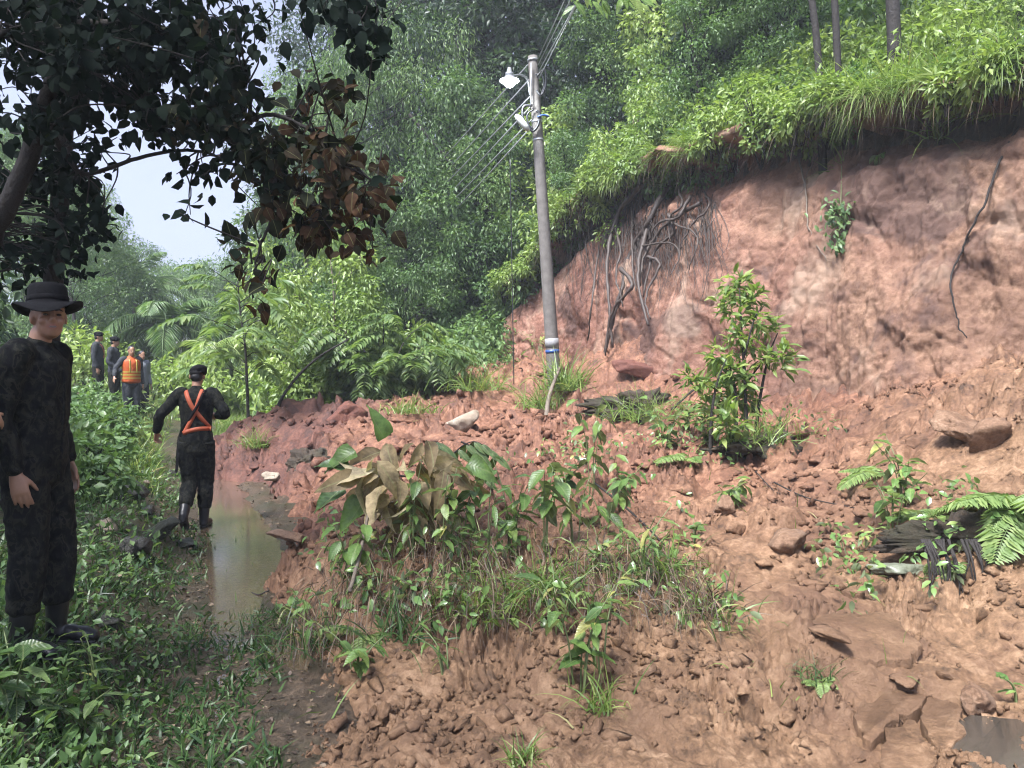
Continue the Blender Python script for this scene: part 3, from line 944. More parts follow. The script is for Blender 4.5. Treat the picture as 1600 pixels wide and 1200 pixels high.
undergrowth('cliff_top_shrubs', sp, M_LEAF_LIGHT, 'mass of light green shrubs along the top of the cliff', 41, 0.13, 85)
sp = np.concatenate([hill_spots(r, 40, 4.3, 4.85, 1.6, 2.8, 0.3, 0.75, 0.6, 1.0), hill_spots(r, 90, 4.85, 6.2, 1.5, 2.5, 0.3, 0.75, 0.6, 1.0), hill_spots(r, 14, 6.2, 7.0, 1.3, 3.4, 0.2, 0.5, 0.6, 1.0)])
sp[:, 2] = np.maximum(sp[:, 2], cliff_surface(np.full(len(sp), 5.2), np.full(len(sp), 0.99))[:, 2].min() - 0.5 - 1.0 * (hill_dist(sp[:, 0], sp[:, 1])[1] < 4.8))
undergrowth('cliff_edge_shrubs', sp, M_LEAF_MID, 'mid green leafy plants spilling over the cliff edge', 42, 0.12, 80)
sp = hill_spots(r, 120, 3.0, 4.32, -0.4, 7, 0.8, 2.2, 0.5, 0.8, 1.3)
undergrowth('slope_undergrowth', sp, M_LEAF_MID, 'dense green undergrowth on the slope left of the pole', 43, 0.17, 80, density=0.65)
sp = hill_spots(r, 90, 2.3, 5.3, 2.5, 9, 1.2, 3.0, 0.5, 0.7)
undergrowth('dark_understory', sp, M_LEAF_DARK, 'dark green understory under the forest trees', 44, 0.22, 80, density=0.42)
sp = np.concatenate([hill_spots(r, 100, 5.2, 6.3, 4.5, 16, 0.8, 2.0, 0.6, 0.8), hill_spots(r, 60, 6.3, 9.2, 9.5, 16, 0.8, 2.0, 0.6, 0.8)])
undergrowth('hill_thicket', sp, M_LEAF_MID, 'green thicket on the hill above the cliff top grass', 45, 0.20, 60, density=0.45)
# valley floor
n = 150
Y = r.uniform(19, 46, n); X = px_x(r.uniform(100, 520, n), Y)
h = r.uniform(0.6, 1.7, n)
_hs, _ = hill_dist(X, Y)
k_ = _hs < 1
sp = np.stack([X, Y, ground_z(X, Y, False), h, h * 0.7], -1)[k_]
undergrowth('valley_undergrowth', sp, M_LEAF_LIGHT, 'pale hazy undergrowth on the valley floor', 46, 0.21, 60, density=0.55)
# left bank
n = 190
Y = r.uniform(6.8, 16.8, n); dl = r.uniform(1.1, 5.0, n)
X = path_x(Y) - dl
h = 0.25 + 0.35 * sstep(1.5, 3.2, dl) * r.uniform(0.4, 1.3, n) + 0.15 * r.uniform(0, 1, n)
h = np.where((Y > 13) & (dl < 3.2), 0.3 + 0.25 * r.uniform(0, 1, n), h)
sp = np.stack([X, Y, ground_z(X, Y, False), h, h * 0.9], -1)
undergrowth('bank_undergrowth', sp, M_LEAF_MID, 'glossy broad green plants on the bank behind the near person', 47, 0.12, 80, 0.55)
# dark shrub wall at the far left behind the near person
n = 60
Y = r.uniform(5.6, 11, n); X = path_x(Y) - r.uniform(2.9, 6.0, n)
h = r.uniform(0.9, 2.2, n)
sp = np.stack([X, Y, ground_z(X, Y, False), h, h * 0.5], -1)
undergrowth('bank_thicket', sp, M_LEAF_DARK, 'dark thicket at the left edge behind the near person', 48, 0.15, 90, 0.5, density=0.7)
# bushes behind the heap, at the foot of the slope
n = 34
Y = r.uniform(15.6, 19, n); X = px_x(r.uniform(455, 680, n), Y)
h = r.uniform(0.5, 1.5, n)
sp = np.stack([X, Y, surf_z(X, Y), h, h * 0.7], -1)
undergrowth('foot_bushes', sp, M_LEAF_LIGHT, 'bright green bushes behind the debris at the foot of the slope', 49, 0.15, 95)

# ------------------------------------------------------------------ grasses
def rnd_dir(r, n, up=1.0, side=0.6):
    d = r.normal(size=(n, 3)) * side
    d[:, 2] = np.abs(d[:, 2]) + up
    return norm(d)
r = np.random.RandomState(51)
# long bright grass on the cliff top to the right
def tussocks(mb, r, O, out, n, hmin, hmax, w, curl0, curl1, outw, tone=(2.2, 2.0)):
    k = len(O)
    idx = np.repeat(np.arange(k), n)
    m = len(idx)
    P = O[idx] + r.normal(size=(m, 3)) * [0.07, 0.07, 0.015]
    hh = r.uniform(hmin, hmax, k)[idx] * r.uniform(0.5, 1.1, m)
    side = r.normal(size=(k, 3))[idx] * 0.25
    lean = rnd_dir(r, m, 0.75, 0.55) + out[idx] * outw * r.uniform(0.2, 1.2, m)[:, None] + side
    blade_batch(mb, r, P, hh, w * r.uniform(0.7, 1.3, m), lean, r.uniform(curl0, curl1, m), np.clip(r.beta(*tone, k)[idx] * 0.6 + r.uniform(0, 0.45, m), 0, 1), 4)
mb = MB()
n = 760
par = r.uniform(6.1, 9.0, n); s = 1.6 + 7.0 * r.uniform(0, 1, n) ** 1.2
b, tan, nn = cliff_frame(par)
xy = b + nn * s[:, None]
O = np.stack([xy[:, 0], xy[:, 1], ground_z(xy[:, 0], xy[:, 1]) - 0.02], -1)
tussocks(mb, r, O, np.concatenate([-nn, np.zeros((n, 1))], 1), 20, 0.5, 1.15, 0.018, 0.4, 1.7, 0.3, (3, 2))
tag(mb.build('cliff_top_grass', M_GRASS), 'long yellow green grass on top of the cliff at upper right', 'grass', kind='stuff')
# grass and dry roots hanging over the lip
mb, md = MB(), MB()
n = 420
par = np.concatenate([r.uniform(5.7, 8.8, 330), r.uniform(4.7, 5.7, 90)])
keep = (fbm(np.stack([par * 3.2, par * 0, par * 0 + 5], -1), 2) * 3.2 + r.uniform(-0.5, 0.5, n)) > -0.25
par = par[keep]; n = len(par)
O = cliff_surface(par, r.uniform(0.97, 1.12, n))
b, tan, nn = cliff_frame(par)
out = np.concatenate([-nn, np.zeros((n, 1))], 1)
tussocks(mb, r, O, out, 32, 0.3, 1.0, 0.017, 1.0, 3.0, 0.7, (3, 2))
tag(mb.build('lip_grass', M_GRASS), 'grass hanging over the edge of the cliff', 'grass', kind='stuff')
sel = r.uniform(0, 1, n) < 0.25
tussocks(md, r, O[sel] - [0, 0, 0.05], out[sel], 14, 0.35, 0.8, 0.010, 2.2, 3.8, 0.9)
n = 4500      # fine roots under the lip
par = np.where(r.uniform(0, 1, n) < 0.3, r.uniform(4.2, 5.4, n), r.uniform(4.55, 8.6, n))
keep = (fbm(np.stack([par * 1.7, par * 0, par * 0 + 15], -1), 2) + r.uniform(-0.6, 0.6, n)) > -0.05
par = par[keep]; n = len(par)
P = cliff_surface(par, r.uniform(0.90, 0.985, n))
b, tan, nn = cliff_frame(par)
out = np.concatenate([-nn, np.zeros((n, 1))], 1)
blade_batch(md, r, P, r.uniform(0.2, 0.85, n), r.uniform(0.005, 0.011, n), out * 0.8 + r.normal(size=(n, 3)) * 0.35 + [0, 0, -0.5], r.uniform(1.0, 3.0, n), None, 4)
tag(md.build('root_fringe', M_DRYGRASS), 'brown fringe of dry grass and fine roots under the cliff edge', 'roots', kind='stuff')

# wet dark grass on the near left ground and bank
mb = MB()
n = 68000
Y = 1.3 * (14 / 1.3) ** r.uniform(0, 1, n)
dl = -0.45 + 4.4 * r.uniform(0, 1, n) ** 1.1 * (0.5 + Y / 8)
X = path_x(Y) - dl
patch = fbm(np.stack([X, Y, X * 0], -1) * 1.3, 3)
keep = patch + 0.25 * (1 - sstep(4, 5.5, Y)) + 0.6 * sstep(-0.5, 0.5, dl) * (1 - 0.4 * sstep(5, 8, Y)) + r.uniform(-0.25, 0.25, n) > 0.16
X, Y, dl = X[keep], Y[keep], dl[keep]; n = len(X)
P = np.stack([X, Y, ground_z(X, Y) - 0.01], -1)
hgt = r.uniform(0.05, 0.20, n) * (0.6 + 0.5 * sstep(0.2, 1.2, dl))
wb = r.uniform(0.006, 0.014, n) * (1 + 0.10 * Y); ld_ = rnd_dir(r, n, 0.8, 0.7); cu_ = r.uniform(0.3, 1.6, n)
for q_, sg_ in ((Y < 4.5, 3), (Y >= 4.5, 2)):
    blade_batch(mb, r, P[q_], hgt[q_], wb[q_], ld_[q_], cu_[q_], None, sg_)
tag(mb.build('wet_grass', M_GRASS_DARK), 'dark wet grass on the near left ground beside the path', 'grass', kind='stuff')
# small broad herbs between the grass
mb = MB()
n = 17000
Y = 1.3 * (17 / 1.3) ** r.uniform(0, 1, n)
dl = 0.1 + 4.0 * r.uniform(0, 1, n) * (0.5 + Y / 9)
X = path_x(Y) - dl
keep = fbm(np.stack([X, Y, X * 0], -1) * 0.9 + 7, 2) + r.uniform(-0.3, 0.3, n) > 0.0
X, Y = X[keep], Y[keep]; n = len(X)
P = np.stack([X, Y, ground_z(X, Y) + r.uniform(0.02, 0.14, n)], -1)
L = r.uniform(0.025, 0.07, n) * (0.8 + 0.06 * Y)
V, F, k = leaf_batch(P, rnd_dir(r, n, 0.1, 1.0), r.normal(size=(n, 3)) * 0.4 + [0, 0, 1], L, L * 0.55, 'dia')
mb.add(V, F, np.repeat(r.uniform(0, 1, n), k))
tag(mb.build('ground_herbs', M_LEAF_MID), 'small leafy herbs growing through the grass by the path', 'herbs', kind='stuff')
# bright verge grass along the path further away
mb = MB()
n = 9000
Y = r.uniform(9, 24, n)
X = path_x(Y) + np.where(r.uniform(0, 1, n) < 0.55, -r.uniform(0.5, 2.2, n), r.uniform(0.5, 1.8, n))
keep = ~((X - path_x(Y) > 0.3) & (Y < 14.5))
X, Y = X[keep], Y[keep]; n = len(X)
P = np.stack([X, Y, ground_z(X, Y) - 0.01], -1)
blade_batch(mb, r, P, r.uniform(0.12, 0.4, n), r.uniform(0.012, 0.022, n), rnd_dir(r, n, 0.9, 0.6), r.uniform(0.3, 1.5, n))
tag(mb.build('verge_grass', M_GRASS), 'bright grass on the verge behind the walking person', 'grass', kind='stuff')

# trampled bits, pebbles and leaf litter in the mud of the path
mb = MB()
n = 5200
Y = 2.2 * (13 / 2.2) ** r.uniform(0, 1, n)
X = path_x(Y) + r.normal(size=n) * 0.55
keep = X < toe_x(Y) + 0.2
X, Y = X[keep], Y[keep]; n = len(X)
P = np.stack([X, Y, ground_z(X, Y) + 0.006], -1)
L = r.uniform(0.012, 0.045, n) * (0.7 + 0.06 * Y)
V, F, k = leaf_batch(P, r.normal(size=(n, 3)) * [1, 1, 0.25], r.normal(size=(n, 3)) * 0.45 + [0, 0, 1], L, L * r.uniform(0.3, 0.9, n), 'dia')
mb.add(V, F, np.repeat(r.uniform(0, 1, n), k))
tag(mb.build('path_litter', M_DRYGRASS), 'trampled leaf litter and bits in the mud of the path', 'litter', kind='stuff')

# ------------------------------------------------------------------ ray helper onto built meshes
def bvh_of(*objs):
    V, F, n = [], [], 0
    for o in objs:
        me = o.data
        v = np.empty(len(me.vertices) * 3, np.float32); me.vertices.foreach_get('co', v)
        V.append(v.reshape(-1, 3))
        F += [[q + n for q in p.vertices] for p in me.polygons]
        n += len(me.vertices)
    return BVHTree.FromPolygons(np.concatenate(V).tolist(), F)
CLIFF_BVH = bvh_of(cliff)
def cliff_hit(px, py, off=0.12):
    d = Vector(((px - 800) / FPX, 1, -(py - HORIZ) / FPX)).normalized()
    o = Vector((0, 0, CAMZ))
    h = CLIFF_BVH.ray_cast(o, d)
    for k in range(1, 60):
        if h[0] is not None: break
        d2 = Vector(((px + 3 * k - 800) / FPX, 1, -(py + 6 * k - HORIZ) / FPX)).normalized()
        h = CLIFF_BVH.ray_cast(o, d2)
        if h[0] is not None: return at(px, py, h[0].y - off)
    if h[0] is None: return at(px, py, 13.0)
    return np.array(h[0] - d * off)
def deb(px, py):
    """point on the walking surface seen at a pixel (marching along the sight line)"""
    Y = np.exp(np.linspace(math.log(1.6), math.log(30), 900))
    X = (px - 800) / FPX * Y
    Z = CAMZ - (py - HORIZ) / FPX * Y
    k = np.argmax(Z < surf_z(X, Y))
    return np.array([X[k], Y[k], surf_z(X[k], Y[k])[0]])

# ------------------------------------------------------------------ water and road slab
def water_mat():
    m, t, o = new_mat('muddy_water')
    P = geo_pos(t)
    n = tex_noise(t, 34, 3, 0.5, P, (1, 0.5, 1))
    n2 = tex_noise(t, 1.3, 3, 0.5, P)
    c = mixc(t, n2.outputs['Fac'], (0.035, 0.022, 0.013), (0.12, 0.075, 0.044))
    p = principled(t, o, c, 0.22, 1.0, bump(t, n.outputs['Fac'], 1.0, 0.02))
    p.inputs['IOR'].default_value = 1.5
    p.inputs['Coat Weight'].default_value = 1.0
    p.inputs['Coat Roughness'].default_value = 0.12
    return m
M_WATER = water_mat()
yy = np.linspace(3.6, 12.8, 60)
L_ = path_x(yy) - 0.5; R_ = path_x(yy) + np.interp(yy, [3.6, 5, 7, 8, 12.8], [0.5, 0.7, 1.3, 1.2, 1.4])
V = np.concatenate([np.stack([L_ * (1 - f) + R_ * f, yy, np.full(60, -0.012)], -1) for f in np.linspace(0, 1, 8)])
i = np.arange(7)[:, None] * 60; j = np.arange(59)[None, :]
tag(obj('water', mesh_np('water', V, [np.stack([i + j, i + 60 + j, i + 60 + j + 1, i + j + 1], -1).reshape(-1, 4)], M_WATER, True)),
    'shallow muddy puddle running along the path at the toe of the slide', 'puddle', kind='structure')

M_CONC = plain('wet_concrete', (0.060, 0.052, 0.042), 0.14, 1.0, 40, 0.4, 0.012)
def slab(pts, z, th, mat, name, parent=None, seed=0):
    """irregular plate from an outline in plan, with a broken edge"""
    r = np.random.RandomState(seed)
    P_ = np.array(list(pts) + [pts[0]])
    c = np.concatenate([P_[k] + (P_[k + 1] - P_[k]) * np.linspace(0, 1, 7)[:-1, None] for k in range(len(pts))])
    c = c + r.normal(size=c.shape) * 0.008 * (1 + np.linalg.norm(P_.max(0) - P_.min(0)) * 0.3)
    n = len(c)
    zt = z(c) if callable(z) else np.full(n, z)
    top = np.concatenate([c, zt[:, None]], 1); bot = top - [0, 0, th]
    ins = c.mean(0) + (c - c.mean(0)) * 0.985
    rim = np.concatenate([ins, zt[:, None] + 0.005], 1)
    V = np.concatenate([bot, top, rim])
    a = np.arange(n); b = (a + 1) % n
    F = [np.stack([a, b, b + n, a + n], -1), np.stack([a + n, b + n, b + 2 * n, a + 2 * n], -1)]
    mb = MB()
    mb.add(V, F)
    mb.F.append((np.arange(n) + 2 * n)[None, :])
    return mb.build(name, mat, parent)
# ------------------------------------------------------------------ clods, rocks
def rock_mesh(seed, sub, mats, flat=0.75, rough=0.10, name='clod'):
    r = np.random.RandomState(seed)
    bm = bmesh.new()
    bmesh.ops.create_icosphere(bm, subdivisions=sub, radius=1)
    D = np.array([v.co[:] for v in bm.verts])
    D = norm(D)
    F = np.array([[v.index for v in f.verts] for f in bm.faces])
    bm.free()
    pn = norm(r.normal(size=(9, 3))); pd = r.uniform(0.36, 0.80, 9)
    dots = np.maximum(D @ pn.T, 0.05)
    rad = np.minimum((pd / dots).min(1), 1.15)
    V = D * rad[:, None]
    V = V + norm(V) * (rough * fbm(V * 2.2 + seed, 3) + rough * 0.4 * fbm(V * 7 + seed, 2))[:, None]
    V = V * np.array([1, r.uniform(0.7, 1), flat * r.uniform(0.75, 1.1)])
    return V, F
def rock_obj(name, loc, size, mat, seed, label=None, cat=None, parent=None, sub=4, flat=0.7, rz=0, tilt=0, sq=(1, 1, 1), group=None):
    V, F = rock_mesh(seed, sub, mat, flat)
    V = V * np.array(sq) * size
    o = obj(name, mesh_np(name, V, [F], mat, False), parent, loc)
    o.rotation_euler = (tilt, tilt * 0.6, rz)
    if label: tag(o, label, cat, group)
    return o
def hull_rock(seed, n=16, flat=0.75):
    r = np.random.RandomState(seed)
    bm = bmesh.new()
    for q in norm(r.normal(size=(n, 3))) * r.uniform(0.72, 1.0, (n, 1)) * [1, r.uniform(0.65, 1), flat * r.uniform(0.7, 1.1)]:
        bm.verts.new(q)
    res = bmesh.ops.convex_hull(bm, input=bm.verts)
    bmesh.ops.delete(bm, geom=[v for v in bm.verts if not v.link_faces], context='VERTS')
    bm.verts.index_update()
    V = np.array([v.co[:] for v in bm.verts]); F = np.array([[v.index for v in f.verts] for f in bm.faces])
    bm.free()
    return V, F
protos = []
for k in range(12):
    V, F = hull_rock(60 + k, 10)
    protos.append(mesh_np('clod', V, [F], M_DEBRIS, False))
r = np.random.RandomState(71)
n = 9000
Y = 2.6 * (16.5 / 2.6) ** r.uniform(0, 1, n)
X = px_x(r.uniform(330, 1640, n), Y)
s_, _ = hill_dist(X, Y)
dens = fbm(np.stack([X, Y, X * 0], -1) * 0.8 + 3, 3)
ok = (X > toe_x(Y) + 0.12) & (s_ < 0.35) & (dens * 2.4 + r.uniform(-0.35, 0.35, n) > 0.05)
X, Y = X[ok], Y[ok]
n = len(X)
size = 0.020 * (1 + r.pareto(2.6, n)) * (0.6 + 0.14 * Y)
size = np.clip(np.minimum(size, 0.010 * Y + 0.022 + 0.02 * r.uniform(0, 1, n)), 0.012, 0.2)
Z = surf_z(X, Y)
big = np.argsort(-(size / Y))[:290]
isbig = np.zeros(n, bool); isbig[big] = True
for k in big:
    o = obj('clod', protos[r.randint(12)], debris, (X[k], Y[k], Z[k] + size[k] * 0.08))
    s1 = size[k]
    o.scale = (s1 * r.uniform(0.8, 1.3), s1 * r.uniform(0.8, 1.2), s1 * r.uniform(0.75, 1.1))
    o.rotation_euler = (r.normal() * 0.5, r.normal() * 0.5, r.uniform(0, 6.28))
mb = MB()
sm = [hull_rock(160 + k, 8) for k in range(8)]
for k in np.nonzero(~isbig)[0]:
    V, F = sm[r.randint(8)]
    q = np.array(Quaternion(norm(r.normal(size=3)), r.uniform(0, 3)).to_matrix())
    mb.add((V @ q.T) * size[k] + [X[k], Y[k], Z[k] + size[k] * 0.2], [F])
n = 9000         # crumbs
Y = 2.4 * (9.5 / 2.4) ** r.uniform(0, 1, n); X = px_x(r.uniform(380, 1640, n), Y)
k_ = (X > toe_x(Y) + 0.05) & (fbm(np.stack([X, Y, X * 0], -1) * 1.3 + 40, 2) * 1.5 + r.uniform(-0.4, 0.4, n) > 0.05) & (hill_dist(X, Y)[0] < 0.3)
X, Y = X[k_], Y[k_]; n = len(X); Z = surf_z(X, Y)
size = np.clip(0.006 * (1 + r.pareto(2.2, n)) * (0.75 + 0.08 * Y), 0.005, 0.03)
T_ = norm(np.array([[0, 0, 1], [0.94, 0, -0.33], [-0.47, 0.82, -0.33], [-0.47, -0.82, -0.33], [0.3, 0.3, 0.8], [-0.3, 0.5, -0.9]]))
F_ = np.array([[0, 1, 4], [4, 1, 2], [0, 4, 2], [0, 2, 3], [0, 3, 1], [1, 5, 2], [2, 5, 3], [3, 5, 1]])
jit = norm(T_[None] + r.normal(size=(n, 6, 3)) * 0.3) * r.uniform(0.7, 1.3, (n, 6, 1)) * size[:, None, None]
mb.add((jit + np.stack([X, Y, Z + size * 0.3], -1)[:, None, :]).reshape(-1, 3), [(F_[None] + (np.arange(n) * 6)[:, None, None]).reshape(-1, 3)])
o = mb.build('small_clods', M_DEBRIS, debris, False); o['kind'] = 'stuff'

M_ROCK_RED = soil_mat('red_earth_block', (0.040, 0.015, 0.011), (0.125, 0.046, 0.030), (0.21, 0.090, 0.060), (0.10, 0.036, 0.024), 0.75, 2.0)
M_ROCK_TAN = soil_mat('tan_sandstone', (0.070, 0.038, 0.022), (0.19, 0.108, 0.062), (0.30, 0.195, 0.125), (0.15, 0.10, 0.07), 0.75, 2.0)
M_ROCK_PALE = soil_mat('pale_stone', (0.17, 0.14, 0.10), (0.30, 0.25, 0.19), (0.42, 0.36, 0.28), (0.26, 0.20, 0.14), 0.65, 2.0)
M_STONE_MOSS = plain('mossy_stone', (0.12, 0.13, 0.09), 0.5, 0.5, 11, 0.5, 0.03)
p = deb(995, 590)
rock_obj('earth_block', at(992, 573, p[1]), 0.46, M_ROCK_RED, 5, 'long dark red earth block below the hanging roots', 'earth block', sq=(1.0, 0.6, 0.55), tilt=0.12, flat=0.8)
p = deb(1500, 690)
rock_obj('boulder', p + [0, 0, 0.12], 0.33, M_ROCK_TAN, 8, 'angular tan boulder at the foot of the cliff by the right edge', 'boulder', sq=(1.15, 0.8, 0.7), tilt=0.2)
p = deb(1545, 700)
rock_obj('boulder', p + [0.05, 0, 0.08], 0.22, M_ROCK_TAN, 18, 'smaller pinkish boulder right of the angular boulder under the cliff', 'boulder', tilt=-0.1)
p = deb(1410, 905)
rock_obj('ledge_stone', p + [0, 0.05, 0.03], 0.2, M_STONE_MOSS, 9, 'flat grey mossy stone sticking out below the ferns', 'stone', sq=(1.2, 0.7, 0.45), tilt=0.05)
p = deb(458, 862)
rock_obj('earth_block', p + [0, 0, 0.06], 0.2, M_ROCK_TAN, 12, 'squared brown earth block at the edge of the puddle', 'earth block', sq=(1, 0.7, 0.62), tilt=0.1)
for px, py, sz, lb, mt in [(425, 757, 0.16, 'pale yellowish stone at the far end of the puddle', M_ROCK_PALE), (725, 668, 0.30, 'pale pink flat stone lying on the red debris below the pole', M_ROCK_PALE),
                           (1232, 850, 0.17, 'rounded tan clod of rock in the middle of the right slope', M_ROCK_TAN), (540, 652, 0.34, 'brown earth lump behind the dark heap', M_ROCK_RED),
                           (600, 720, 0.2, 'small brown rock left of the pinnate seedling', M_ROCK_RED), (1525, 1110, 0.13, 'tan stone beside the wet patch at lower right', M_ROCK_TAN),
                           (1130, 805, 0.14, 'brown stone below the pale leaved seedling on the slope', M_ROCK_TAN)]:
    p = deb(px, py)
    rock_obj('stone', p + [0, 0, sz * 0.25], sz, mt, int(px), lb, 'stone', tilt=0.15, rz=px)
for px, py, sz, lb, mt in [(250, 842, 0.22, 'big dark wet stone in the grass in front of the walking person', M_STONE), (200, 862, 0.19, 'dark pointed stone left of the big wet stone', M_STONE),
                           (205, 775, 0.20, 'flat dark stone on the bank between the two near people', M_STONE), (228, 762, 0.13, 'small yellowish stone on the bank beside the path', M_ROCK_PALE),
                           (168, 828, 0.10, 'small tan stone below the bank plants', M_ROCK_PALE), (318, 812, 0.08, 'white pebble by the boots of the walking person', M_ROCK_PALE),
                           (295, 858, 0.13, 'low dark stone between the big wet stone and the path', M_STONE), (165, 985, 0.12, 'dark grey stone in the grass right of the near boots', M_STONE),
                           (272, 742, 0.10, 'grey stone at the edge of the path left of the walking person', M_STONE), (232, 805, 0.11, 'flat wet stone above the big dark stone', M_STONE)]:
    p = deb(px, py)
    rock_obj('stone', p + [0, 0, sz * 0.3], sz, mt, int(px) + 3, lb, 'stone', tilt=0.12, rz=px * 0.7, flat=0.65)

# large broken blocks of soil, parts of the debris
rb = np.random.RandomState(19)
for px, py, sz in [(1240, 850, .16), (1300, 860, .12), (1190, 880, .13), (1150, 830, .15), (1260, 800, .14), (1330, 930, .12), (1180, 940, .11), (1290, 985, .13), (1440, 950, .10), (1520, 990, .09), (1560, 1040, .10), (1480, 1060, .08),
                   (1100, 1010, .08), (1160, 1080, .07), (1040, 1120, .06), (1230, 1120, .07), (1420, 1060, .09), (700, 680, .30), (620, 700, .26), (780, 690, .28), (830, 720, .24), (760, 760, .20), (560, 790, .17), (500, 790, .18), (640, 660, .30),
                   (1010, 720, .22), (1060, 760, .18), (980, 760, .17), (1350, 690, .2), (1280, 720, .18), (1430, 690, .2), (1560, 760, .14), (480, 700, .22), (430, 690, .22), (530, 690, .25), (400, 730, .16), (900, 690, .22), (720, 1130, .06), (600, 1120, .06), (1350, 800, .13)]:
    p = deb(px, py)
    rock_obj('clod', p + [0, 0, -sz * 0.16], sz, M_DEBRIS, int(px * 3 + py), parent=debris, sub=3, rz=rb.uniform(0, 6), tilt=rb.normal() * 0.10, sq=(rb.uniform(0.9, 1.4), rb.uniform(0.7, 1), rb.uniform(0.5, 0.85)))
# slipped plates of soil near the camera
def zz(off): return lambda c: debris_base(c[:, 0], c[:, 1]) + off
def pl(pts): return [tuple(deb(*q)[:2]) for q in pts]
for q, pts, off in [(0, [(1335, 1118), (1400, 1092), (1452, 1105), (1440, 1130), (1392, 1150), (1365, 1180), (1345, 1165)], 0.055),
                    (1, [(1452, 1105), (1500, 1115), (1510, 1170), (1475, 1190), (1440, 1150)], 0.05),
                    (2, [(1385, 1160), (1430, 1150), (1470, 1195), (1440, 1260), (1372, 1240)], 0.045)]:
    cpt = np.array(pl(pts)).mean(0)
    slab([tuple(cpt + (np.array(k) - cpt) * 0.97) for k in pl(pts)], zz(off), 0.14, M_DEBRIS, 'soil_plate', debris, q)
o = slab(pl([(1225, 1000), (1300, 970), (1390, 985), (1440, 1020), (1425, 1048), (1370, 1040), (1330, 1030), (1280, 1035)]), zz(0.12), 0.05, M_DEBRIS, 'soil_plate', debris, 7)

o = slab(pl([(1482, 1150), (1530, 1132), (1600, 1120), (1690, 1130), (1690, 1280), (1500, 1290), (1488, 1200)]), zz(0.035), 0.1, M_CONC, 'road')
tag(o, 'patch of wet grey road surface showing at the lower right corner', 'road', kind='structure')

# ------------------------------------------------------------------ utility pole with lamp and cables
M_POLE = plain('pole_concrete', (0.115, 0.106, 0.096), 0.8, 0.2, 9, 0.5, 0.015)
M_BLACK = plain('black_rubber', (0.012, 0.012, 0.014), 0.4, 0.5, 20, 0.3)
M_METAL = plain('galvanised_metal', (0.30, 0.31, 0.32), 0.45, 0.5, 20, 0.2, 0, 0.6)
M_BLUE = plain('blue_plastic', (0.02, 0.06, 0.20), 0.4, 0.5, 20, 0.2)
M_WHITEPAINT = plain('white_paint', (0.20, 0.20, 0.20), 0.6, 0.3, 20, 0.45)
PY_ = 15.0
pb = at(867, 632, PY_); pb[2] = surf_z(pb[0], pb[1])[0]; pt = at(832, 90, PY_)
pole = empty('utility_pole', pb, 0, 'grey concrete utility pole leaning slightly left in front of the cliff', 'utility pole')
ax = pt - pb
def pp(f): return ax * f
mb = MB()
fs = np.linspace(-0.12, 1, 24)
mb.tube([pp(f) for f in fs], 0.138 - 0.045 * fs, 14)
mb.build('shaft', M_POLE, pole, True)
mb = MB(); mb.tube([pp(0.122), pp(0.150)], 0.137, 14); mb.build('white_band', M_WHITEPAINT, pole, True)
mb = MB(); mb.tube([pp(0.106), pp(0.116)], 0.1395, 14); mb.build('blue_band', M_BLUE, pole, True)
for f in (0.985, 0.80, 0.745):
    mb = MB(); mb.tube([pp(f), pp(f + 0.006)], 0.110, 12); mb.build('clamp', M_METAL, pole, True)
# cable reserve loops and splice case
def poff(px, py, dy=-0.16): return at(px, py, PY_ + dy) - pb
for ctrl, rad, nm in [([(838, 122), (850, 110), (853, 125), (851, 140), (845, 150), (838, 142)], 0.022, 'cable_loop'),
                      ([(836, 118), (846, 118), (850, 134), (846, 148)], 0.016, 'cable_loop'),
                      ([(832, 166), (818, 168), (817, 186), (826, 200), (833, 206), (841, 196), (843, 180), (838, 174)], 0.026, 'cable_loop'),
                      ([(834, 172), (824, 180), (826, 196), (836, 205)], 0.018, 'cable_loop')]:
    mb = MB(); q = curve_pts([poff(*c) for c in ctrl], 6); mb.tube(q, rad, 7); mb.build(nm, M_BLACK, pole, True)
mb = MB(); q = np.array([poff(806, 181, -0.3), poff(826, 205, -0.3)]); mb.tube(np.linspace(q[0], q[1], 6), [0.035, 0.062, 0.066, 0.066, 0.062, 0.03], 10); mb.build('splice_case', plain('grey_plastic', (0.33, 0.33, 0.30), 0.5, 0.4, 10, 0.2), pole, True)
mb = MB(); mb.tube(curve_pts([poff(840, 184, -0.2), poff(848, 181, -0.2), poff(858, 183, -0.15)], 5), [0.02] * 10 + [0.012], 6); mb.build('blue_strap', M_BLUE, pole, True)
mb = MB(); mb.tube([poff(830, 100), poff(829, 165)], 0.014, 6); mb.build('conduit', M_METAL, pole, True)

lamp = empty('street_lamp', at(826, 146, PY_ - 0.1), 0, 'lit street lamp on a curved arm near the top of the pole', 'street lamp')
lo = np.array(lamp.location)
mb = MB(); mb.tube(curve_pts([at(828, 150, 14.88) - lo, at(824, 126, 14.8) - lo, at(814, 119, 14.6) - lo, at(800, 120, 14.4) - lo], 7), 0.019, 8); mb.build('arm', M_METAL, lamp, True)
hc = at(796, 118, 14.35) - lo
mb = MB(); mb.lathe([(0.0, 0.13), (0.035, 0.125), (0.045, 0.05), (0.075, 0.03), (0.080, -0.04), (0.0, -0.045)], 18, M=Matrix.Translation(hc)); mb.build('housing', M_METAL, lamp, True)
mb = MB(); mb.lathe([(0.080, -0.03), (0.11, -0.07), (0.185, -0.105), (0.192, -0.122), (0.180, -0.117), (0.105, -0.08), (0.070, -0.04)], 26, M=Matrix.Translation(hc)); mb.build('shade', M_METAL, lamp, True)
m, t, o = new_mat('lit_bulb')
em = t.nodes.new('ShaderNodeEmission'); em.inputs[0].default_value = (0.86, 0.93, 1.0, 1); em.inputs[1].default_value = 40
t.links.new(em.outputs[0], o.inputs[0])
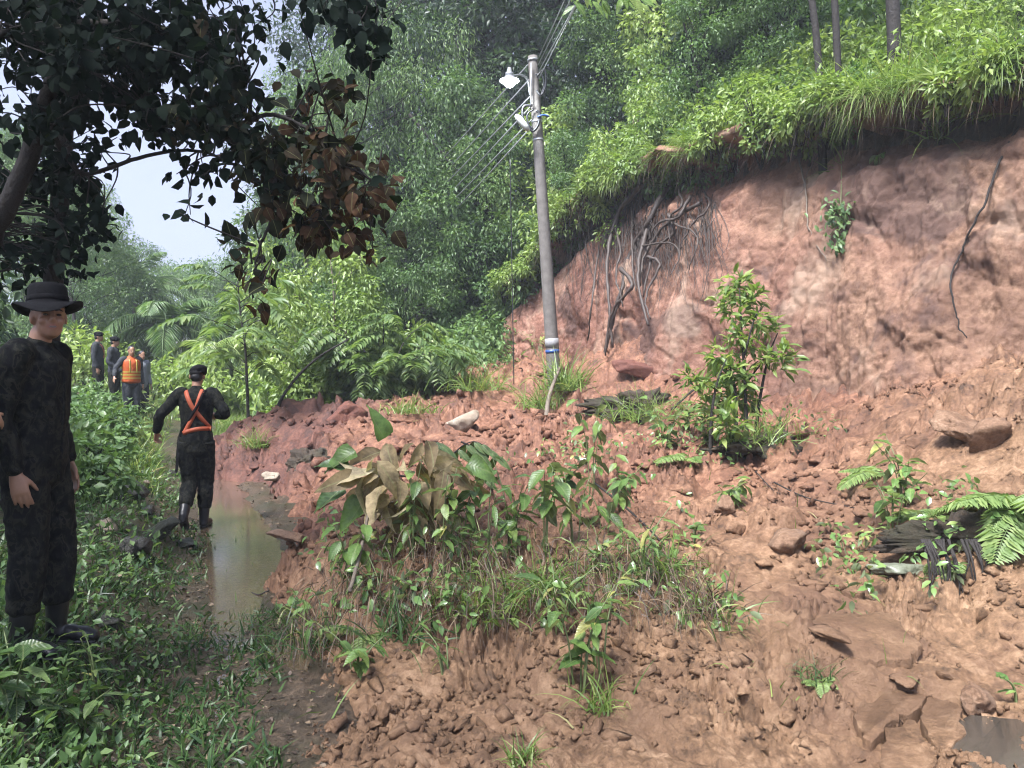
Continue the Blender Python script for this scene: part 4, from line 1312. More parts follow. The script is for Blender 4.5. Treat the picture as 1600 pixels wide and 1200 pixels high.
mb = MB(); a_ = np.linspace(0, math.pi, 9)
mb.lathe([(0.115 * math.sin(q) + 1e-4, -0.135 + 0.10 * math.cos(q)) for q in a_], 18, M=Matrix.Translation(hc)); mb.build('bulb', m, lamp, True)
ld = bpy.data.lights.new('lamp_light', 'POINT'); ld.energy = 10; ld.color = (0.86, 0.93, 1.0); ld.shadow_soft_size = 0.09
lo_ = bpy.data.objects.new('lamp_light', ld); COL.objects.link(lo_); lo_.parent = lamp; lo_.location = hc + [0, 0, -0.24]

def cable(name, a, b, sag, rad, mat, label, group=None, n=26):
    f = np.linspace(0, 1, n)[:, None]
    p = a * (1 - f) + b * f
    p[:, 2] -= sag * 4 * f[:, 0] * (1 - f[:, 0])
    mb = MB(); mb.tube(p, rad, 5)
    return tag(mb.build(name, mat, None, True), label, 'cable', group)
M_WIRE = plain('weathered_wire', (0.16, 0.165, 0.17), 0.4, 0.5, 30, 0.2)
for k, (f, ex, ez) in enumerate([(0.975, 0, 4.9), (0.93, 0.6, 4.5), (0.88, -0.5, 4.1), (0.85, 0.5, 3.7), (0.81, -0.2, 3.4), (0.79, 0.9, 3.0)]):
    cable('overhead_cable', pb + pp(f) + [-0.1, 0, 0], np.array([-23 + ex, 70, ez]), 0.5 + 0.15 * k, 0.013, M_WIRE, 'thin grey cable running from the pole down to the lower left through the trees', 'cables running down to the valley')
for k, (f, ex, ez) in enumerate([(0.985, 6.0, 7.9), (0.97, 6.5, 7.7), (0.95, 7.0, 7.4), (0.93, 6.2, 7.2)]):
    cable('overhead_cable', pb + pp(f) + [0.08, 0, 0], np.array([ex, -25, ez]), 0.4, 0.011, M_WIRE, 'thin cable rising from the pole top to the upper edge of the photo', 'cables running overhead')
cable('guy_wire', at(797, 250, 14.6), at(803, 600, 14.6), 0.0, 0.010, M_BLACK, 'thin dark vertical wire hanging left of the pole before the red slope')
# broken stake at the pole foot
mb = MB(); mb.tube(curve_pts([at(853, 662, 13.6), at(858, 620, 13.9), at(874, 575, 14.4)], 5), np.linspace(0.05, 0.028, 11), 7)
tag(mb.build('wooden_stake', M_BARK_PALE, None, True), 'slanting broken wooden stake at the foot of the pole', 'stake')

# ------------------------------------------------------------------ roots on the cliff
def cliff_curve(pts, off=0.12, n=7, seed=0):
    r = np.random.RandomState(seed)
    out, last = [], None
    for q in pts:
        h = cliff_hit(q[0], q[1], off)
        if h is None:
            if last is None:
                continue
            h = at(q[0], q[1], last[1])
        out.append(h); last = h
    c = curve_pts(out, n)
    return c + np.cumsum(r.normal(size=c.shape) * 0.011, 0)
rt = empty('hanging_roots', cliff_hit(1000, 430, 0.15), 0, 'tangle of thick bare roots hanging down the cliff right of the pole', 'roots')
ro = np.array(rt.location)
for k, (pts, w) in enumerate([([(1045, 282), (1012, 335), (978, 395), (968, 450), (952, 505), (932, 580)], 0.042), ([(1000, 288), (962, 335), (950, 400), (953, 470), (962, 545)], 0.036),
                  ([(1030, 295), (1006, 375), (999, 430), (1016, 505)], 0.038), ([(1092, 318), (1042, 348), (1012, 388), (1000, 445)], 0.028), ([(1078, 305), (1060, 335), (1030, 345), (1015, 372)], 0.024),
                  ([(982, 288), (948, 348), (927, 465), (918, 535)], 0.022), ([(1045, 335), (1050, 368), (1022, 398), (1005, 470)], 0.026), ([(968, 420), (985, 450), (958, 490), (946, 560)], 0.03),
                  ([(1012, 400), (1032, 420), (1010, 460), (1020, 500)], 0.022), ([(1100, 300), (1110, 322), (1085, 345), (1068, 380)], 0.016), ([(940, 300), (905, 345), (880, 395)], 0.018),
                  ([(955, 330), (972, 392), (965, 430), (980, 480)], 0.02), ([(1050, 345), (1088, 372), (1078, 420)], 0.013), ([(990, 330), (986, 400), (992, 455)], 0.02),
                  ([(1002, 385), (1040, 380), (1062, 400), (1050, 440)], 0.014), ([(1060, 290), (1066, 318), (1046, 338), (1044, 372)], 0.02)]):
    c = cliff_curve(pts, 0.28 + 0.30 * ((k * 37) % 10) / 10, 7, k)
    mb = MB(); mb.tube(c - ro, np.linspace(w, w * 0.45, len(c)) * 1.45 * (1 + 0.22 * np.sin(np.arange(len(c)) * 1.7 + k)), 7); mb.build('root', M_ROOT, rt, True)
r = np.random.RandomState(9)
mb = MB()
for k in range(260):
    x0 = r.uniform(890, 1120); y0 = r.uniform(290, 360) + max(0, (960 - x0)) * 0.5
    L = r.uniform(40, 150)
    c = cliff_curve([(x0, y0), (x0 + r.normal() * 10, y0 + L * 0.5), (x0 + r.normal() * 18, y0 + L)], r.uniform(0.05, 0.25), 4, k)
    mb.tube(c - ro, np.linspace(0.008, 0.002, len(c)), 4, caps=False)
o = mb.build('rootlets', M_ROOT, rt); o['kind'] = 'stuff'
for pts, w, lb, mt in [([(1598, 185), (1560, 250), (1530, 330), (1492, 400), (1480, 450), (1490, 500), (1506, 528)], 0.018, 'long thin root curving down the right side of the cliff', M_BARK),
                   ([(1245, 240), (1258, 300), (1263, 350), (1287, 408)], 0.016, 'pale forked root hanging from the grassy edge onto the cliff', M_BARK_PALE),
                   ([(1285, 235), (1262, 265), (1252, 300)], 0.011, 'thin side root beside the pale forked root', M_BARK_PALE)]:
    c = cliff_curve(pts, 0.06, 8, 3)
    mb = MB(); mb.tube(c, np.linspace(w, w * 0.4, len(c)), 6)
    tag(mb.build('hanging_root', mt, None, True), lb, 'root')

# ------------------------------------------------------------------ near plants with separate leaves
LEAFM = {}
def leaf_mesh(kind, tint, mat):
    """one broad leaf, unit length along +Y, folded at the midrib and drooping"""
    mat = {M_BROAD: M_BROAD_1, M_LEAF_MID: M_MID_1, M_WILT: M_WILT_1, M_LEAF_SHADE: M_SHADE_1}.get(mat, mat)
    key = (kind, round(tint, 2), mat.name)
    if key in LEAFM: return LEAFM[key]
    w, droop, fold = {'oval': (0.46, 0.22, 0.10), 'long': (0.22, 0.25, 0.07), 'round': (0.72, 0.16, 0.06), 'heart': (0.62, 0.30, 0.12)}[kind]
    st = np.array([0, 0.07, 0.18, 0.35, 0.55, 0.75, 0.9, 1.0])
    hw = np.array([0.03, 0.35, 0.75, 1.0, 0.93, 0.62, 0.28, 0.0]) * w * 0.5
    if kind == 'heart': hw = np.array([0.1, 0.85, 1.0, 0.95, 0.75, 0.45, 0.18, 0.0]) * w * 0.5
    V = []
    q_ = np.random.RandomState(int(tint * 100) + len(kind) * 7 + len(mat.name))
    droop = droop * q_.uniform(0.6, 2.2) + (0.25 if 'wilt' in mat.name else 0); tw_ = q_.normal() * 0.5; bend = q_.normal() * 0.12; fold = fold * q_.uniform(0.3, 3.0)
    for y, h in zip(st, hw):
        z = 0.10 * y - droop * y * y
        wav = 0.022 * math.sin(y * 19 + q_.uniform(0, 1.0))
        ca, sa = math.cos(tw_ * y), math.sin(tw_ * y)
        for sx in (-1, 0, 1):
            xx, zc = sx * h, (fold * h * 2 + sx * wav) * abs(sx)
            V.append((xx * ca - zc * sa + bend * y * y, y, z + xx * sa + zc * ca))
    Q = []
    for k in range(len(st) - 1):
        for c in (0, 1):
            Q.append((3 * k + c, 3 * k + c + 1, 3 * k + c + 4, 3 * k + c + 3))
    LEAFM[key] = mesh_np('leaf', np.array(V), [np.array(Q)], mat, True, {'rnd': np.full(len(V), tint)})
    return LEAFM[key]
def frame(D, up):
    D = Vector(D).normalized(); u = Vector(up)
    x = D.cross(u)
    if x.length < 1e-4: x = D.cross(Vector((1, 0, 0)))
    x.normalize(); z = x.cross(D)
    return Matrix((x, D, z)).transposed()
def put_leaf(parent, p, D, L, kind, mat, tint, up=(0, 0, 1), wid=1.0):
    o = obj('leaf', leaf_mesh(kind, tint, mat), parent)
    M3 = frame(D, up).to_4x4()
    o.matrix_basis = Matrix.Translation(Vector(p)) @ M3 @ Matrix.Diagonal((L * wid, L, L, 1))
    return o
def leafy_plant(name, base, label, cat, seed, stems, L, kind='oval', mat=None, per=6, stem_mat=None, droop=0.2, h=0.5, spread=0.3, lean=(0, 0), sw=0.006, start=0.35):
    """upright plant: each stem a part, each leaf a part"""
    mat = mat or M_BROAD; r = np.random.RandomState(seed)
    e = empty(name, base, 0, label, cat)
    for s in range(stems):
        a = r.uniform(0, 6.28); hh = h * r.uniform(0.65, 1.1)
        tip = np.array([math.cos(a) * spread * hh + lean[0], math.sin(a) * spread * hh + lean[1], hh])
        pts = curve_pts([[math.cos(a) * 0.02, math.sin(a) * 0.02, -0.06], tip * [0.35, 0.35, 0.55], tip], 6)
        mb = MB(); mb.tube(pts, np.linspace(sw, sw * 0.4, len(pts)), 5); mb.build('stem', stem_mat or M_STEM, e, True)
        for k in range(per):
            f = start + (1 - start) * (k + 0.5) / per if k < per - 1 else 1.0
            p = pts[min(len(pts) - 1, int(f * (len(pts) - 1)))]
            b = a + k * 2.4 + r.uniform(-0.4, 0.4)
            el = r.uniform(-0.35, 0.35) - droop + (0.3 if k == per - 1 else 0)
            D = np.array([math.cos(b) * math.cos(el), math.sin(b) * math.cos(el), math.sin(el)])
            put_leaf(e, p, D, L * r.uniform(0.6, 1.15), kind, mat, round(r.choice([0.1, 0.3, 0.5, 0.65, 0.8, 0.95], p=[.15, .22, .25, .2, .13, .05]), 2), (r.normal() * 0.25, r.normal() * 0.25, 1))
    return e
def leafy_at(px, py, *a, **k):
    return leafy_plant(a[0], deb(px, py), *a[1:], **k)

# big wilted plant thrown down on the debris
wp = deb(585, 850)
e = empty('wilted_plant', wp, 0, 'uprooted plant with a heap of large pale brown wilted leaves', 'plant')
r = np.random.RandomState(2)
wY = wp[1]
st = curve_pts([at(546, 925, wY - 0.7) - wp, at(562, 865, wY - 0.5) - wp, at(576, 800, wY - 0.3) - wp, at(590, 745, wY - 0.05) - wp, at(640, 745, wY + 0.1) - wp], 6)
mb = MB(); mb.tube(st, np.linspace(0.014, 0.007, len(st)), 6); mb.build('stem', M_BARK_PALE, e, True)
st2 = curve_pts([at(576, 800, wY - 0.3) - wp, at(612, 785, wY - 0.15) - wp, at(655, 770, wY) - wp], 6)
mb = MB(); mb.tube(st2, np.linspace(0.009, 0.005, len(st2)), 6); mb.build('stem', M_BARK_PALE, e, True)
for k in range(78):
    a = r.uniform(0, 6.28); q = math.sqrt(r.uniform(0, 1))
    px, py = 636 + 78 * q * math.cos(a), 745 + 62 * q * math.sin(a)
    p = at(px, py, wY - 0.15 + r.normal() * 0.13) - wp
    D = np.array([math.cos(a) * 0.45 + r.normal() * 0.45, -0.25 + r.normal() * 0.35, -0.55 - 0.35 * math.sin(a) + r.normal() * 0.35])
    put_leaf(e, p, D, r.uniform(0.15, 0.30), 'oval', M_WILT, round(r.choice([0.0, 0.15, 0.4, 0.6, 0.85]), 2), (r.normal() * 0.7, -0.7 + r.normal() * 0.4, 0.5 + r.normal() * 0.4), r.uniform(0.8, 1.3))
for px, py, dx_, dz_, L in [(530, 715, -0.6, -0.4, 0.24), (512, 770, -0.7, -0.6, 0.26), (545, 790, -0.4, -0.6, 0.28), (575, 695, -0.3, 0.7, 0.24), (705, 735, 0.8, -0.2, 0.24), (520, 740, -0.8, 0.1, 0.22)]:
    put_leaf(e, at(px + 25, py - 10, wY - 0.1) - wp, (dx_, -0.3, dz_), L, 'heart', M_LEAF_MID if px < 530 else M_BROAD, 0.5, (0.1, -0.8, 0.6))

for args in [
    (548, 925, 'drooping_plant', 'drooping bright green leaves on a thin stem left of the wilted plant', 'plant', 3, 3, 0.17, dict(kind='oval', per=6, droop=0.9, h=0.42, spread=0.25, start=0.55)),
    (690, 900, 'leafy_shoot', 'leafy green shoot standing in front of the wilted leaves', 'plant', 4, 2, 0.15, dict(per=9, droop=0.45, h=0.75, spread=0.15, start=0.3)),
    (760, 900, 'leafy_shoot', 'slender green shoot right of the wilted leaves on the turf clump', 'plant', 5, 2, 0.16, dict(kind='long', per=7, droop=0.3, h=0.62, spread=0.3)),
    (850, 860, 'leafy_shoot', 'pale green drooping shoot with hanging leaves at the centre of the debris', 'plant', 6, 3, 0.17, dict(per=6, droop=0.8, h=0.55, spread=0.25, start=0.5)),
    (925, 775, 'leafy_shoot', 'tall light green seedling with drooping leaves below the pole', 'plant', 7, 3, 0.21, dict(per=7, droop=0.8, h=0.95, spread=0.2, start=0.35)),
    (878, 770, 'low_plant', 'low clump of small dark green leaves beside the white litter', 'plant', 8, 5, 0.14, dict(kind='round', per=5, droop=0.1, h=0.3, spread=0.7, mat=M_LEAF_MID)),
    (945, 830, 'leafy_shoot', 'yellowish plant with wilting leaves under the tall seedling', 'plant', 9, 3, 0.17, dict(per=5, droop=0.7, h=0.42, spread=0.5)),
    (1135, 790, 'low_plant', 'pale soft leaved plant lying on the slope right of centre', 'plant', 10, 5, 0.17, dict(per=5, droop=0.4, h=0.3, spread=0.9, start=0.3)),
    (905, 1085, 'broad_leaf_plant', 'bright broad leaved plant in the centre foreground', 'plant', 11, 4, 0.155, dict(kind='oval', per=6, droop=0.35, h=0.52, spread=0.35, start=0.3)),
    (940, 1050, 'broad_leaf_plant', 'thin stemmed plant with narrow leaves right of the foreground broad leaves', 'plant', 12, 3, 0.12, dict(kind='long', per=6, droop=0.2, h=0.42, spread=0.5)),
    (560, 1060, 'low_plant', 'low plant with pale leaf undersides at the toe of the turf clump', 'plant', 13, 5, 0.13, dict(kind='oval', per=4, droop=0.3, h=0.24, spread=0.9, start=0.4)),
    (700, 1055, 'low_plant', 'small green seedling hanging on the dark front of the turf clump', 'plant', 14, 3, 0.11, dict(kind='long', per=5, droop=0.2, h=0.2, spread=0.9)),
    (640, 940, 'low_plant', 'low leafy cover on the left crest of the turf clump', 'plant', 15, 6, 0.10, dict(per=4, droop=0.1, h=0.2, spread=1.0, mat=M_LEAF_MID)),
    (1085, 850, 'low_plant', 'small round leaved plant by the dark hole on the slope', 'plant', 16, 3, 0.10, dict(kind='round', per=4, droop=0.1, h=0.2, spread=0.8)),
    (1395, 830, 'broad_leaf_plant', 'glossy broad leaved plant growing on the ledge among the ferns', 'plant', 17, 5, 0.17, dict(kind='oval', per=5, droop=0.3, h=0.42, spread=0.55, start=0.35)),
    (1470, 850, 'broad_leaf_plant', 'yellow green leaves drooping over the ledge right of the glossy plant', 'plant', 18, 3, 0.16, dict(kind='oval', per=4, droop=0.7, h=0.25, spread=0.9)),
    (1560, 885, 'low_plant', 'small four leaved seedling at the right edge below the ferns', 'plant', 19, 2, 0.10, dict(kind='oval', per=4, droop=0.0, h=0.15, spread=0.5)),
    (1150, 720, 'low_plant', 'pale heart leaved plant at the foot of the sapling by the cliff', 'plant', 20, 5, 0.20, dict(kind='heart', per=4, droop=0.3, h=0.5, spread=0.6)),
    (1080, 680, 'low_plant', 'bright leafy plant left of the sapling by the cliff', 'plant', 21, 6, 0.17, dict(kind='oval', per=6, droop=0.2, h=0.5, spread=0.7)),
    (840, 560, 'low_plant', 'pale tufted plant on the red soil just left of the pole', 'plant', 22, 6, 0.20, dict(kind='long', per=6, droop=0.1, h=0.55, spread=0.8)),
    (640, 880, 'leafy_shoot', 'tall slender leafy shoot rising in front of the brown wilted heap', 'plant', 41, 2, 0.14, dict(per=10, droop=0.5, h=0.85, spread=0.12, start=0.25)),
    (800, 880, 'leafy_shoot', 'bright shoot with many leaves at the middle of the turf crest', 'plant', 42, 4, 0.15, dict(per=8, droop=0.4, h=0.6, spread=0.3, start=0.25)),
    (900, 850, 'leafy_shoot', 'leaning leafy shoot behind the right end of the turf crest', 'plant', 43, 3, 0.16, dict(per=8, droop=0.5, h=0.6, spread=0.35, start=0.3)),
    (970, 800, 'leafy_shoot', 'cluster of light green drooping leaves right of the tall seedling', 'plant', 44, 4, 0.16, dict(per=7, droop=0.7, h=0.5, spread=0.5, start=0.3)),
    (720, 850, 'leafy_shoot', 'fresh green leaves beside the right edge of the wilted heap', 'plant', 45, 3, 0.15, dict(per=8, droop=0.5, h=0.55, spread=0.3, start=0.3)),
    (1000, 900, 'leafy_shoot', 'arching weed with long leaves on the turf right of centre', 'plant', 46, 4, 0.17, dict(kind='long', per=7, droop=0.2, h=0.45, spread=0.6, start=0.2)),
    (600, 960, 'leafy_shoot', 'narrow leaved weed on the dark left front of the turf', 'plant', 47, 4, 0.14, dict(kind='long', per=6, droop=0.3, h=0.35, spread=0.6, start=0.2)),
    (870, 980, 'leafy_shoot', 'weed with pointed leaves on the front of the turf above the broad leaves', 'plant', 48, 4, 0.13, dict(kind='long', per=6, droop=0.4, h=0.32, spread=0.7, start=0.2)),
    (1040, 700, 'leafy_shoot', 'dense leafy plant between the long grass and the sapling', 'plant', 49, 7, 0.18, dict(per=8, droop=0.3, h=0.6, spread=0.6, start=0.15)),
    (1110, 700, 'leafy_shoot', 'bright leafy plant right below the sapling stems', 'plant', 50, 7, 0.18, dict(per=8, droop=0.3, h=0.55, spread=0.6, start=0.15)),
    (1415, 790, 'broad_leaf_plant', 'tall broad leaves standing up behind the ledge ferns', 'plant', 51, 5, 0.16, dict(per=7, droop=0.4, h=0.5, spread=0.5, start=0.25)),
    (1598, 1100, 'low_plant', 'dark leaves poking in at the lower right edge', 'plant', 23, 3, 0.08, dict(kind='oval', per=4, droop=0.1, h=0.12, spread=0.8)),
    (120, 1150, 'broad_leaf_plant', 'broad leaved weed in the dark grass at lower left', 'plant', 24, 4, 0.12, dict(kind='oval', per=5, droop=0.2, h=0.22, spread=0.8, mat=M_LEAF_MID)),
    (20, 1120, 'broad_leaf_plant', 'large leaved weed at the lower left corner', 'plant', 25, 4, 0.16, dict(kind='oval', per=5, droop=0.2, h=0.3, spread=0.6, mat=M_LEAF_MID)),
    (45, 1010, 'broad_leaf_plant', 'weed with long pale leaves beside the near boots', 'plant', 26, 3, 0.16, dict(kind='long', per=5, droop=0.2, h=0.22, spread=0.8, mat=M_LEAF_MID)),
    (150, 1100, 'broad_leaf_plant', 'upright seedling with pointed leaves in the lower left grass', 'plant', 27, 2, 0.11, dict(kind='long', per=7, droop=-0.2, h=0.3, spread=0.3)),
    (215, 705, 'broad_leaf_plant', 'bright large leaved plant on the bank between the two near people', 'plant', 28, 5, 0.20, dict(kind='heart', per=5, droop=0.3, h=0.55, spread=0.6)),
    (170, 700, 'broad_leaf_plant', 'tall broad leaved plant on the bank right of the near person', 'plant', 29, 5, 0.22, dict(kind='oval', per=6, droop=0.3, h=0.8, spread=0.5, mat=M_LEAF_MID)),
    (245, 668, 'broad_leaf_plant', 'light green plant on the bank left of the walking person', 'plant', 30, 5, 0.22, dict(kind='oval', per=6, droop=0.3, h=0.7, spread=0.6)),
]:
    px, py, nm, lb, ct, sd, stm, L, kw = args
    leafy_plant(nm, deb(px, py), lb, ct, sd, stm, L, **kw)

# seedling with paired leaves held sideways above the debris
b = deb(690, 770); e = empty('pinnate_seedling', b, 0, 'dark green seedling with paired drooping leaves leaning to the right', 'plant')
for ctrl in ([(690, 772), (705, 715), (740, 690), (775, 712)], [(720, 690), (745, 705), (755, 745)], [(705, 715), (690, 695), (678, 690)]):
    c = curve_pts([at(q[0], q[1], b[1] - 0.1) - b for q in ctrl], 6)
    mb = MB(); mb.tube(c, np.linspace(0.010, 0.004, len(c)), 5); mb.build('stem', M_BARK, e, True)
    for k in range(4, len(c), 2):
        for sg in (-1, 1):
            put_leaf(e, c[k], (sg * 0.55 + 0.2, -0.3 * sg, -0.75), 0.20, 'long', M_LEAF_MID, 0.8, (0.2, -1, 0.3), 1.5)

# ferns
def fern_frond(r, L, n=26, droop=1.0):
    """frond along +Y, leaflets in one plane"""
    mb = MB()
    t = norm([0, 1, 0.55]); pts = [np.zeros(3)]
    for k in range(14):
        t = norm(t + np.array([0, 0, -0.075 * droop])); pts.append(pts[-1] + t * L / 14)
    pts = np.array(pts)
    mb.tube(pts, np.linspace(0.006, 0.002, 15), 4, 0.2)
    u = np.linspace(0.12, 0.98, n)
    C = np.stack([np.interp(u * 14, np.arange(15), pts[:, q]) for q in range(3)], -1)
    T = norm(np.stack([np.interp(u * 14, np.arange(15), np.gradient(pts[:, q])) for q in range(3)], -1))
    S = np.array([1.0, 0, 0]); Nn = np.cross(S, T)
    ll = 0.30 * L * np.sin(np.pi * np.clip(0.12 + u * 0.86, 0, 1)) ** 0.8
    for sg in (-1, 1):
        D = norm(S * sg + T * 0.40 - np.array([0, 0, 0.22]) + r.normal(size=T.shape) * 0.05)
        V, F, kk = leaf_batch(C, D, Nn + r.normal(size=T.shape) * 0.12, ll, np.minimum(L * 0.052, ll * 0.4), 'dia')
        mb.add(V, F, np.repeat(r.uniform(0.25, 0.9, n), kk))
    return mb
M_FERN = leaf_mat('fern_green', [(0, (0.07, 0.12, 0.04)), (0.5, (0.15, 0.22, 0.07)), (1, (0.24, 0.30, 0.11))], 0.5, 0.35)
fr = np.random.RandomState(12)
FERN = [fern_frond(fr, 1.0, 34, d).mesh('frond', M_FERN) for d in (0.8, 1.3, 1.8)]
def fern(px, py, label, n, L, az0, az1, seed, lift=0.3):
    r = np.random.RandomState(seed); b = deb(px, py)
    e = empty('fern', b, 0, label, 'fern')
    for k in range(n):
        o = obj('frond', FERN[r.randint(3)], e)
        az = az0 + (az1 - az0) * (k + 0.5) / n + r.normal() * 0.12
        o.rotation_euler = Matrix.Rotation(az, 4, 'Z').to_euler()
        o.rotation_euler.x = r.uniform(-0.15, lift)
        q = L * r.uniform(0.7, 1.1); o.scale = (q, q, q)
fern(1640, 800, 'large pale fern reaching in from the right edge', 7, 0.85, R(40), R(150), 1)
fern(1385, 745, 'fern with pale spreading fronds on the dark soil below the cliff', 7, 0.55, R(-120), R(120), 2)
fern(1430, 800, 'yellow green fern hanging over the ledge stone', 6, 0.40, R(90), R(270), 3, 0.0)
fern(1480, 880, 'small fern below the broad leaved plant on the ledge', 5, 0.34, R(90), R(270), 4, -0.1)
fern(1075, 720, 'small fern at the left foot of the sapling group', 6, 0.5, R(0), R(300), 5)
fern(1285, 1075, 'tiny bright fern tuft between the slipped soil plates', 7, 0.15, R(0), R(320), 6)
fern(575, 1000, 'small fern on the left side of the turf clump', 5, 0.26, R(90), R(270), 7)
fern(300, 660, 'light fern beside the path behind the walking person', 6, 0.7, R(0), R(300), 8)

# ------------------------------------------------------------------ turf clump with hanging dry grass, and loose turf tufts
M_TURF = soil_mat('dark_humus', (0.014, 0.010, 0.007), (0.040, 0.028, 0.018), (0.085, 0.058, 0.038), (0.030, 0.030, 0.014), 0.8, 2.0)
def turf_clump(cx, cy, cz, sx, sy, sz, seed, name='turf_clump', label=None):
    V, F = rock_mesh(seed, 5, None, 1.0, 0.10)
    V = V * np.array([sx, sy, sz])
    V = V * (1 + 0.35 * fbm(V * 5 + seed, 2) + 0.22 * fbm(V * 15 + seed, 3))[:, None]
    o = obj(name, mesh_np(name, V, [F], M_TURF, False), None, (cx, cy, cz - 0.06))
    return tag(o, label, 'turf')
turf_clump(-0.42, 4.75, 0.10, 0.62, 0.36, 0.187, 301, label='dark slab of uprooted turf in the foreground with hanging dry grass')
turf_clump(0.30, 4.80, 0.08, 0.42, 0.3, 0.158, 302, label='brown uprooted turf clump right of the main foreground clump')
turf_clump(-1.18, 5.05, 0.02, 0.34, 0.3, 0.158, 303, label='dark turf edge beside the puddle left of the foreground clump')
turf_clump(0.95, 5.0, 0.08, 0.34, 0.26, 0.144, 304, label='grassy turf clump on the tan soil right of the foreground plants')
b = deb(1000, 640); turf_clump(b[0], b[1], b[2] + 0.05, 0.7, 0.5, 0.252, 305, label='fallen dark sod carrying long grass left of the sapling')
b = deb(1200, 690); turf_clump(b[0], b[1], b[2], 0.5, 0.4, 0.3, 306, label='dark sod at the foot of the sapling by the cliff')
b = deb(480, 720); turf_clump(b[0], b[1], b[2], 0.45, 0.4, 0.3, 307, label='black humus lump on the brown heap beside the puddle')
b = deb(1560, 860); turf_clump(b[0], b[1] + 0.3, b[2] + 0.05, 0.9, 0.35, 0.216, 308, label='dark rooty bank below the ferns at the right edge')
b = deb(1500, 915); 
rr_ = np.random.RandomState(77)
e = empty('root_curtain', b + [0, 0, 0.22], 0, 'dark wet roots hanging from the fern ledge at right', 'roots')
for k in range(26):
    x0 = rr_.uniform(-0.22, 0.22); L = rr_.uniform(0.15, 0.38)
    mb = MB(); mb.tube(curve_pts([[x0, 0.08, 0.05], [x0 + rr_.normal() * 0.02, -0.04, -L * 0.3], [x0 + rr_.normal() * 0.04, -0.06, -L]], 5), np.linspace(0.010, 0.004, 11), 5); mb.build('root', M_BARK, e, True)

def tuft(mb, r, base, n, h, spread, w, curl=1.2, side=0.5):
    P = np.tile(base, (n, 1)) + r.normal(size=(n, 3)) * [spread, spread, 0.01]
    blade_batch(mb, r, P, h * r.uniform(0.5, 1.1, n), w * r.uniform(0.7, 1.2, n), rnd_dir(r, n, 0.8, side), r.uniform(0.4, 1.0, n) * curl * 1.6, r.beta(2, 2, n), 4)
r = np.random.RandomState(88)
for px, py, n, h, spread, w, lb, mt in [
    (1010, 660, 260, 0.75, 0.28, 0.014, 'large shaggy grass tuft left of the sapling at the slide centre', M_GRASS),
    (750, 610, 200, 0.85, 0.35, 0.020, 'bright tall grass tuft between the bushes and the pole', M_GRASS),
    (690, 600, 140, 0.7, 0.35, 0.018, 'pale grass tuft in front of the bushes left of the pole', M_GRASS),
    (884, 612, 260, 0.95, 0.20, 0.026, 'bushy green tuft clinging to the right side of the pole foot', M_GRASS),
    (846, 640, 200, 0.7, 0.22, 0.018, 'flattened grass tuft at the left of the pole foot', M_GRASS),
    (400, 700, 120, 0.55, 0.10, 0.012, 'small drooping grass tuft on the brown heap', M_GRASS),
    (1020, 905, 110, 0.42, 0.10, 0.012, 'arching bright grass tuft right of the foreground clump', M_GRASS),
    (1200, 700, 160, 0.6, 0.2, 0.012, 'thin grass tuft around the foot of the sapling', M_GRASS),
    (770, 960, 120, 0.42, 0.10, 0.013, 'broad bladed grass tuft in the middle of the foreground turf', M_GRASS),
    (850, 930, 110, 0.40, 0.10, 0.012, 'grass tuft on the right crest of the foreground turf', M_GRASS),
    (625, 1000, 80, 0.34, 0.08, 0.011, 'dark green grass tuft on the left front of the foreground turf', M_GRASS_DARK),
    (500, 1010, 110, 0.38, 0.10, 0.008, 'drooping thin grass at the turf edge beside the puddle', M_GRASS_DARK),
    (1100, 960, 90, 0.32, 0.10, 0.011, 'dull grass tuft on the tan slope right of centre', M_DRYGRASS),
    (820, 1195, 60, 0.16, 0.03, 0.008, 'short grass tuft at the bottom edge right of centre', M_GRASS),
    (1275, 1060, 60, 0.18, 0.05, 0.006, 'thin grass on the dark gap between soil plates', M_GRASS_DARK),
    (640, 650, 140, 0.5, 0.18, 0.016, 'low grass tuft where the debris meets the bushes', M_GRASS),
    (935, 1110, 60, 0.30, 0.06, 0.009, 'grass blades below the foreground broad leaved plant', M_GRASS)]:
    b = deb(px, py); mb = MB(); tuft(mb, r, np.zeros(3), n, h, spread, w)
    tag(mb.build('grass_tuft', mt, None, False, b), lb, 'grass')
# dry grass and rootlets over the fronts of the turf, and scattered blades through the debris
mb, mg = MB(), MB()
n = 1700
X = r.uniform(-1.35, 1.2, n); Y = 4.30 + r.uniform(0, 0.75, n)
P = np.stack([X, Y, surf_z(X, Y) + r.uniform(0.05, 0.26, n)], -1)
lean = r.normal(size=(n, 3)) * 0.5 + [0, -0.9, 0.15]
blade_batch(mb, r, P, r.uniform(0.10, 0.34, n), r.uniform(0.003, 0.008, n), lean, r.uniform(1.2, 3.2, n), None, 4)
tag(mb.build('dry_turf_grass', M_DRYGRASS), 'dry brown grass and roots hanging over the foreground turf', 'grass', kind='stuff')
n = 1300
X = r.uniform(-1.45, 1.45, n); Y = 4.40 + np.abs(r.normal(size=n)) * 0.5
keep = fbm(np.stack([X, Y, X * 0], -1) * 2.2, 2) > 0.08
X, Y = X[keep], Y[keep]; n = len(X)
P = np.stack([X, Y, surf_z(X, Y) + r.uniform(0.0, 0.16, n)], -1)
blade_batch(mg, r, P, r.uniform(0.08, 0.30, n), r.uniform(0.005, 0.012, n), rnd_dir(r, n, 0.8, 0.6) - [0, 0.2, 0], r.uniform(0.6, 2.4, n), None, 4)
n = 700
Y = 3.2 * (13 / 3.2) ** r.uniform(0, 1, n); X = px_x(r.uniform(480, 1500, n), Y)
keep = fbm(np.stack([X, Y, X * 0], -1) * 1.1 + 21, 2) > 0.22
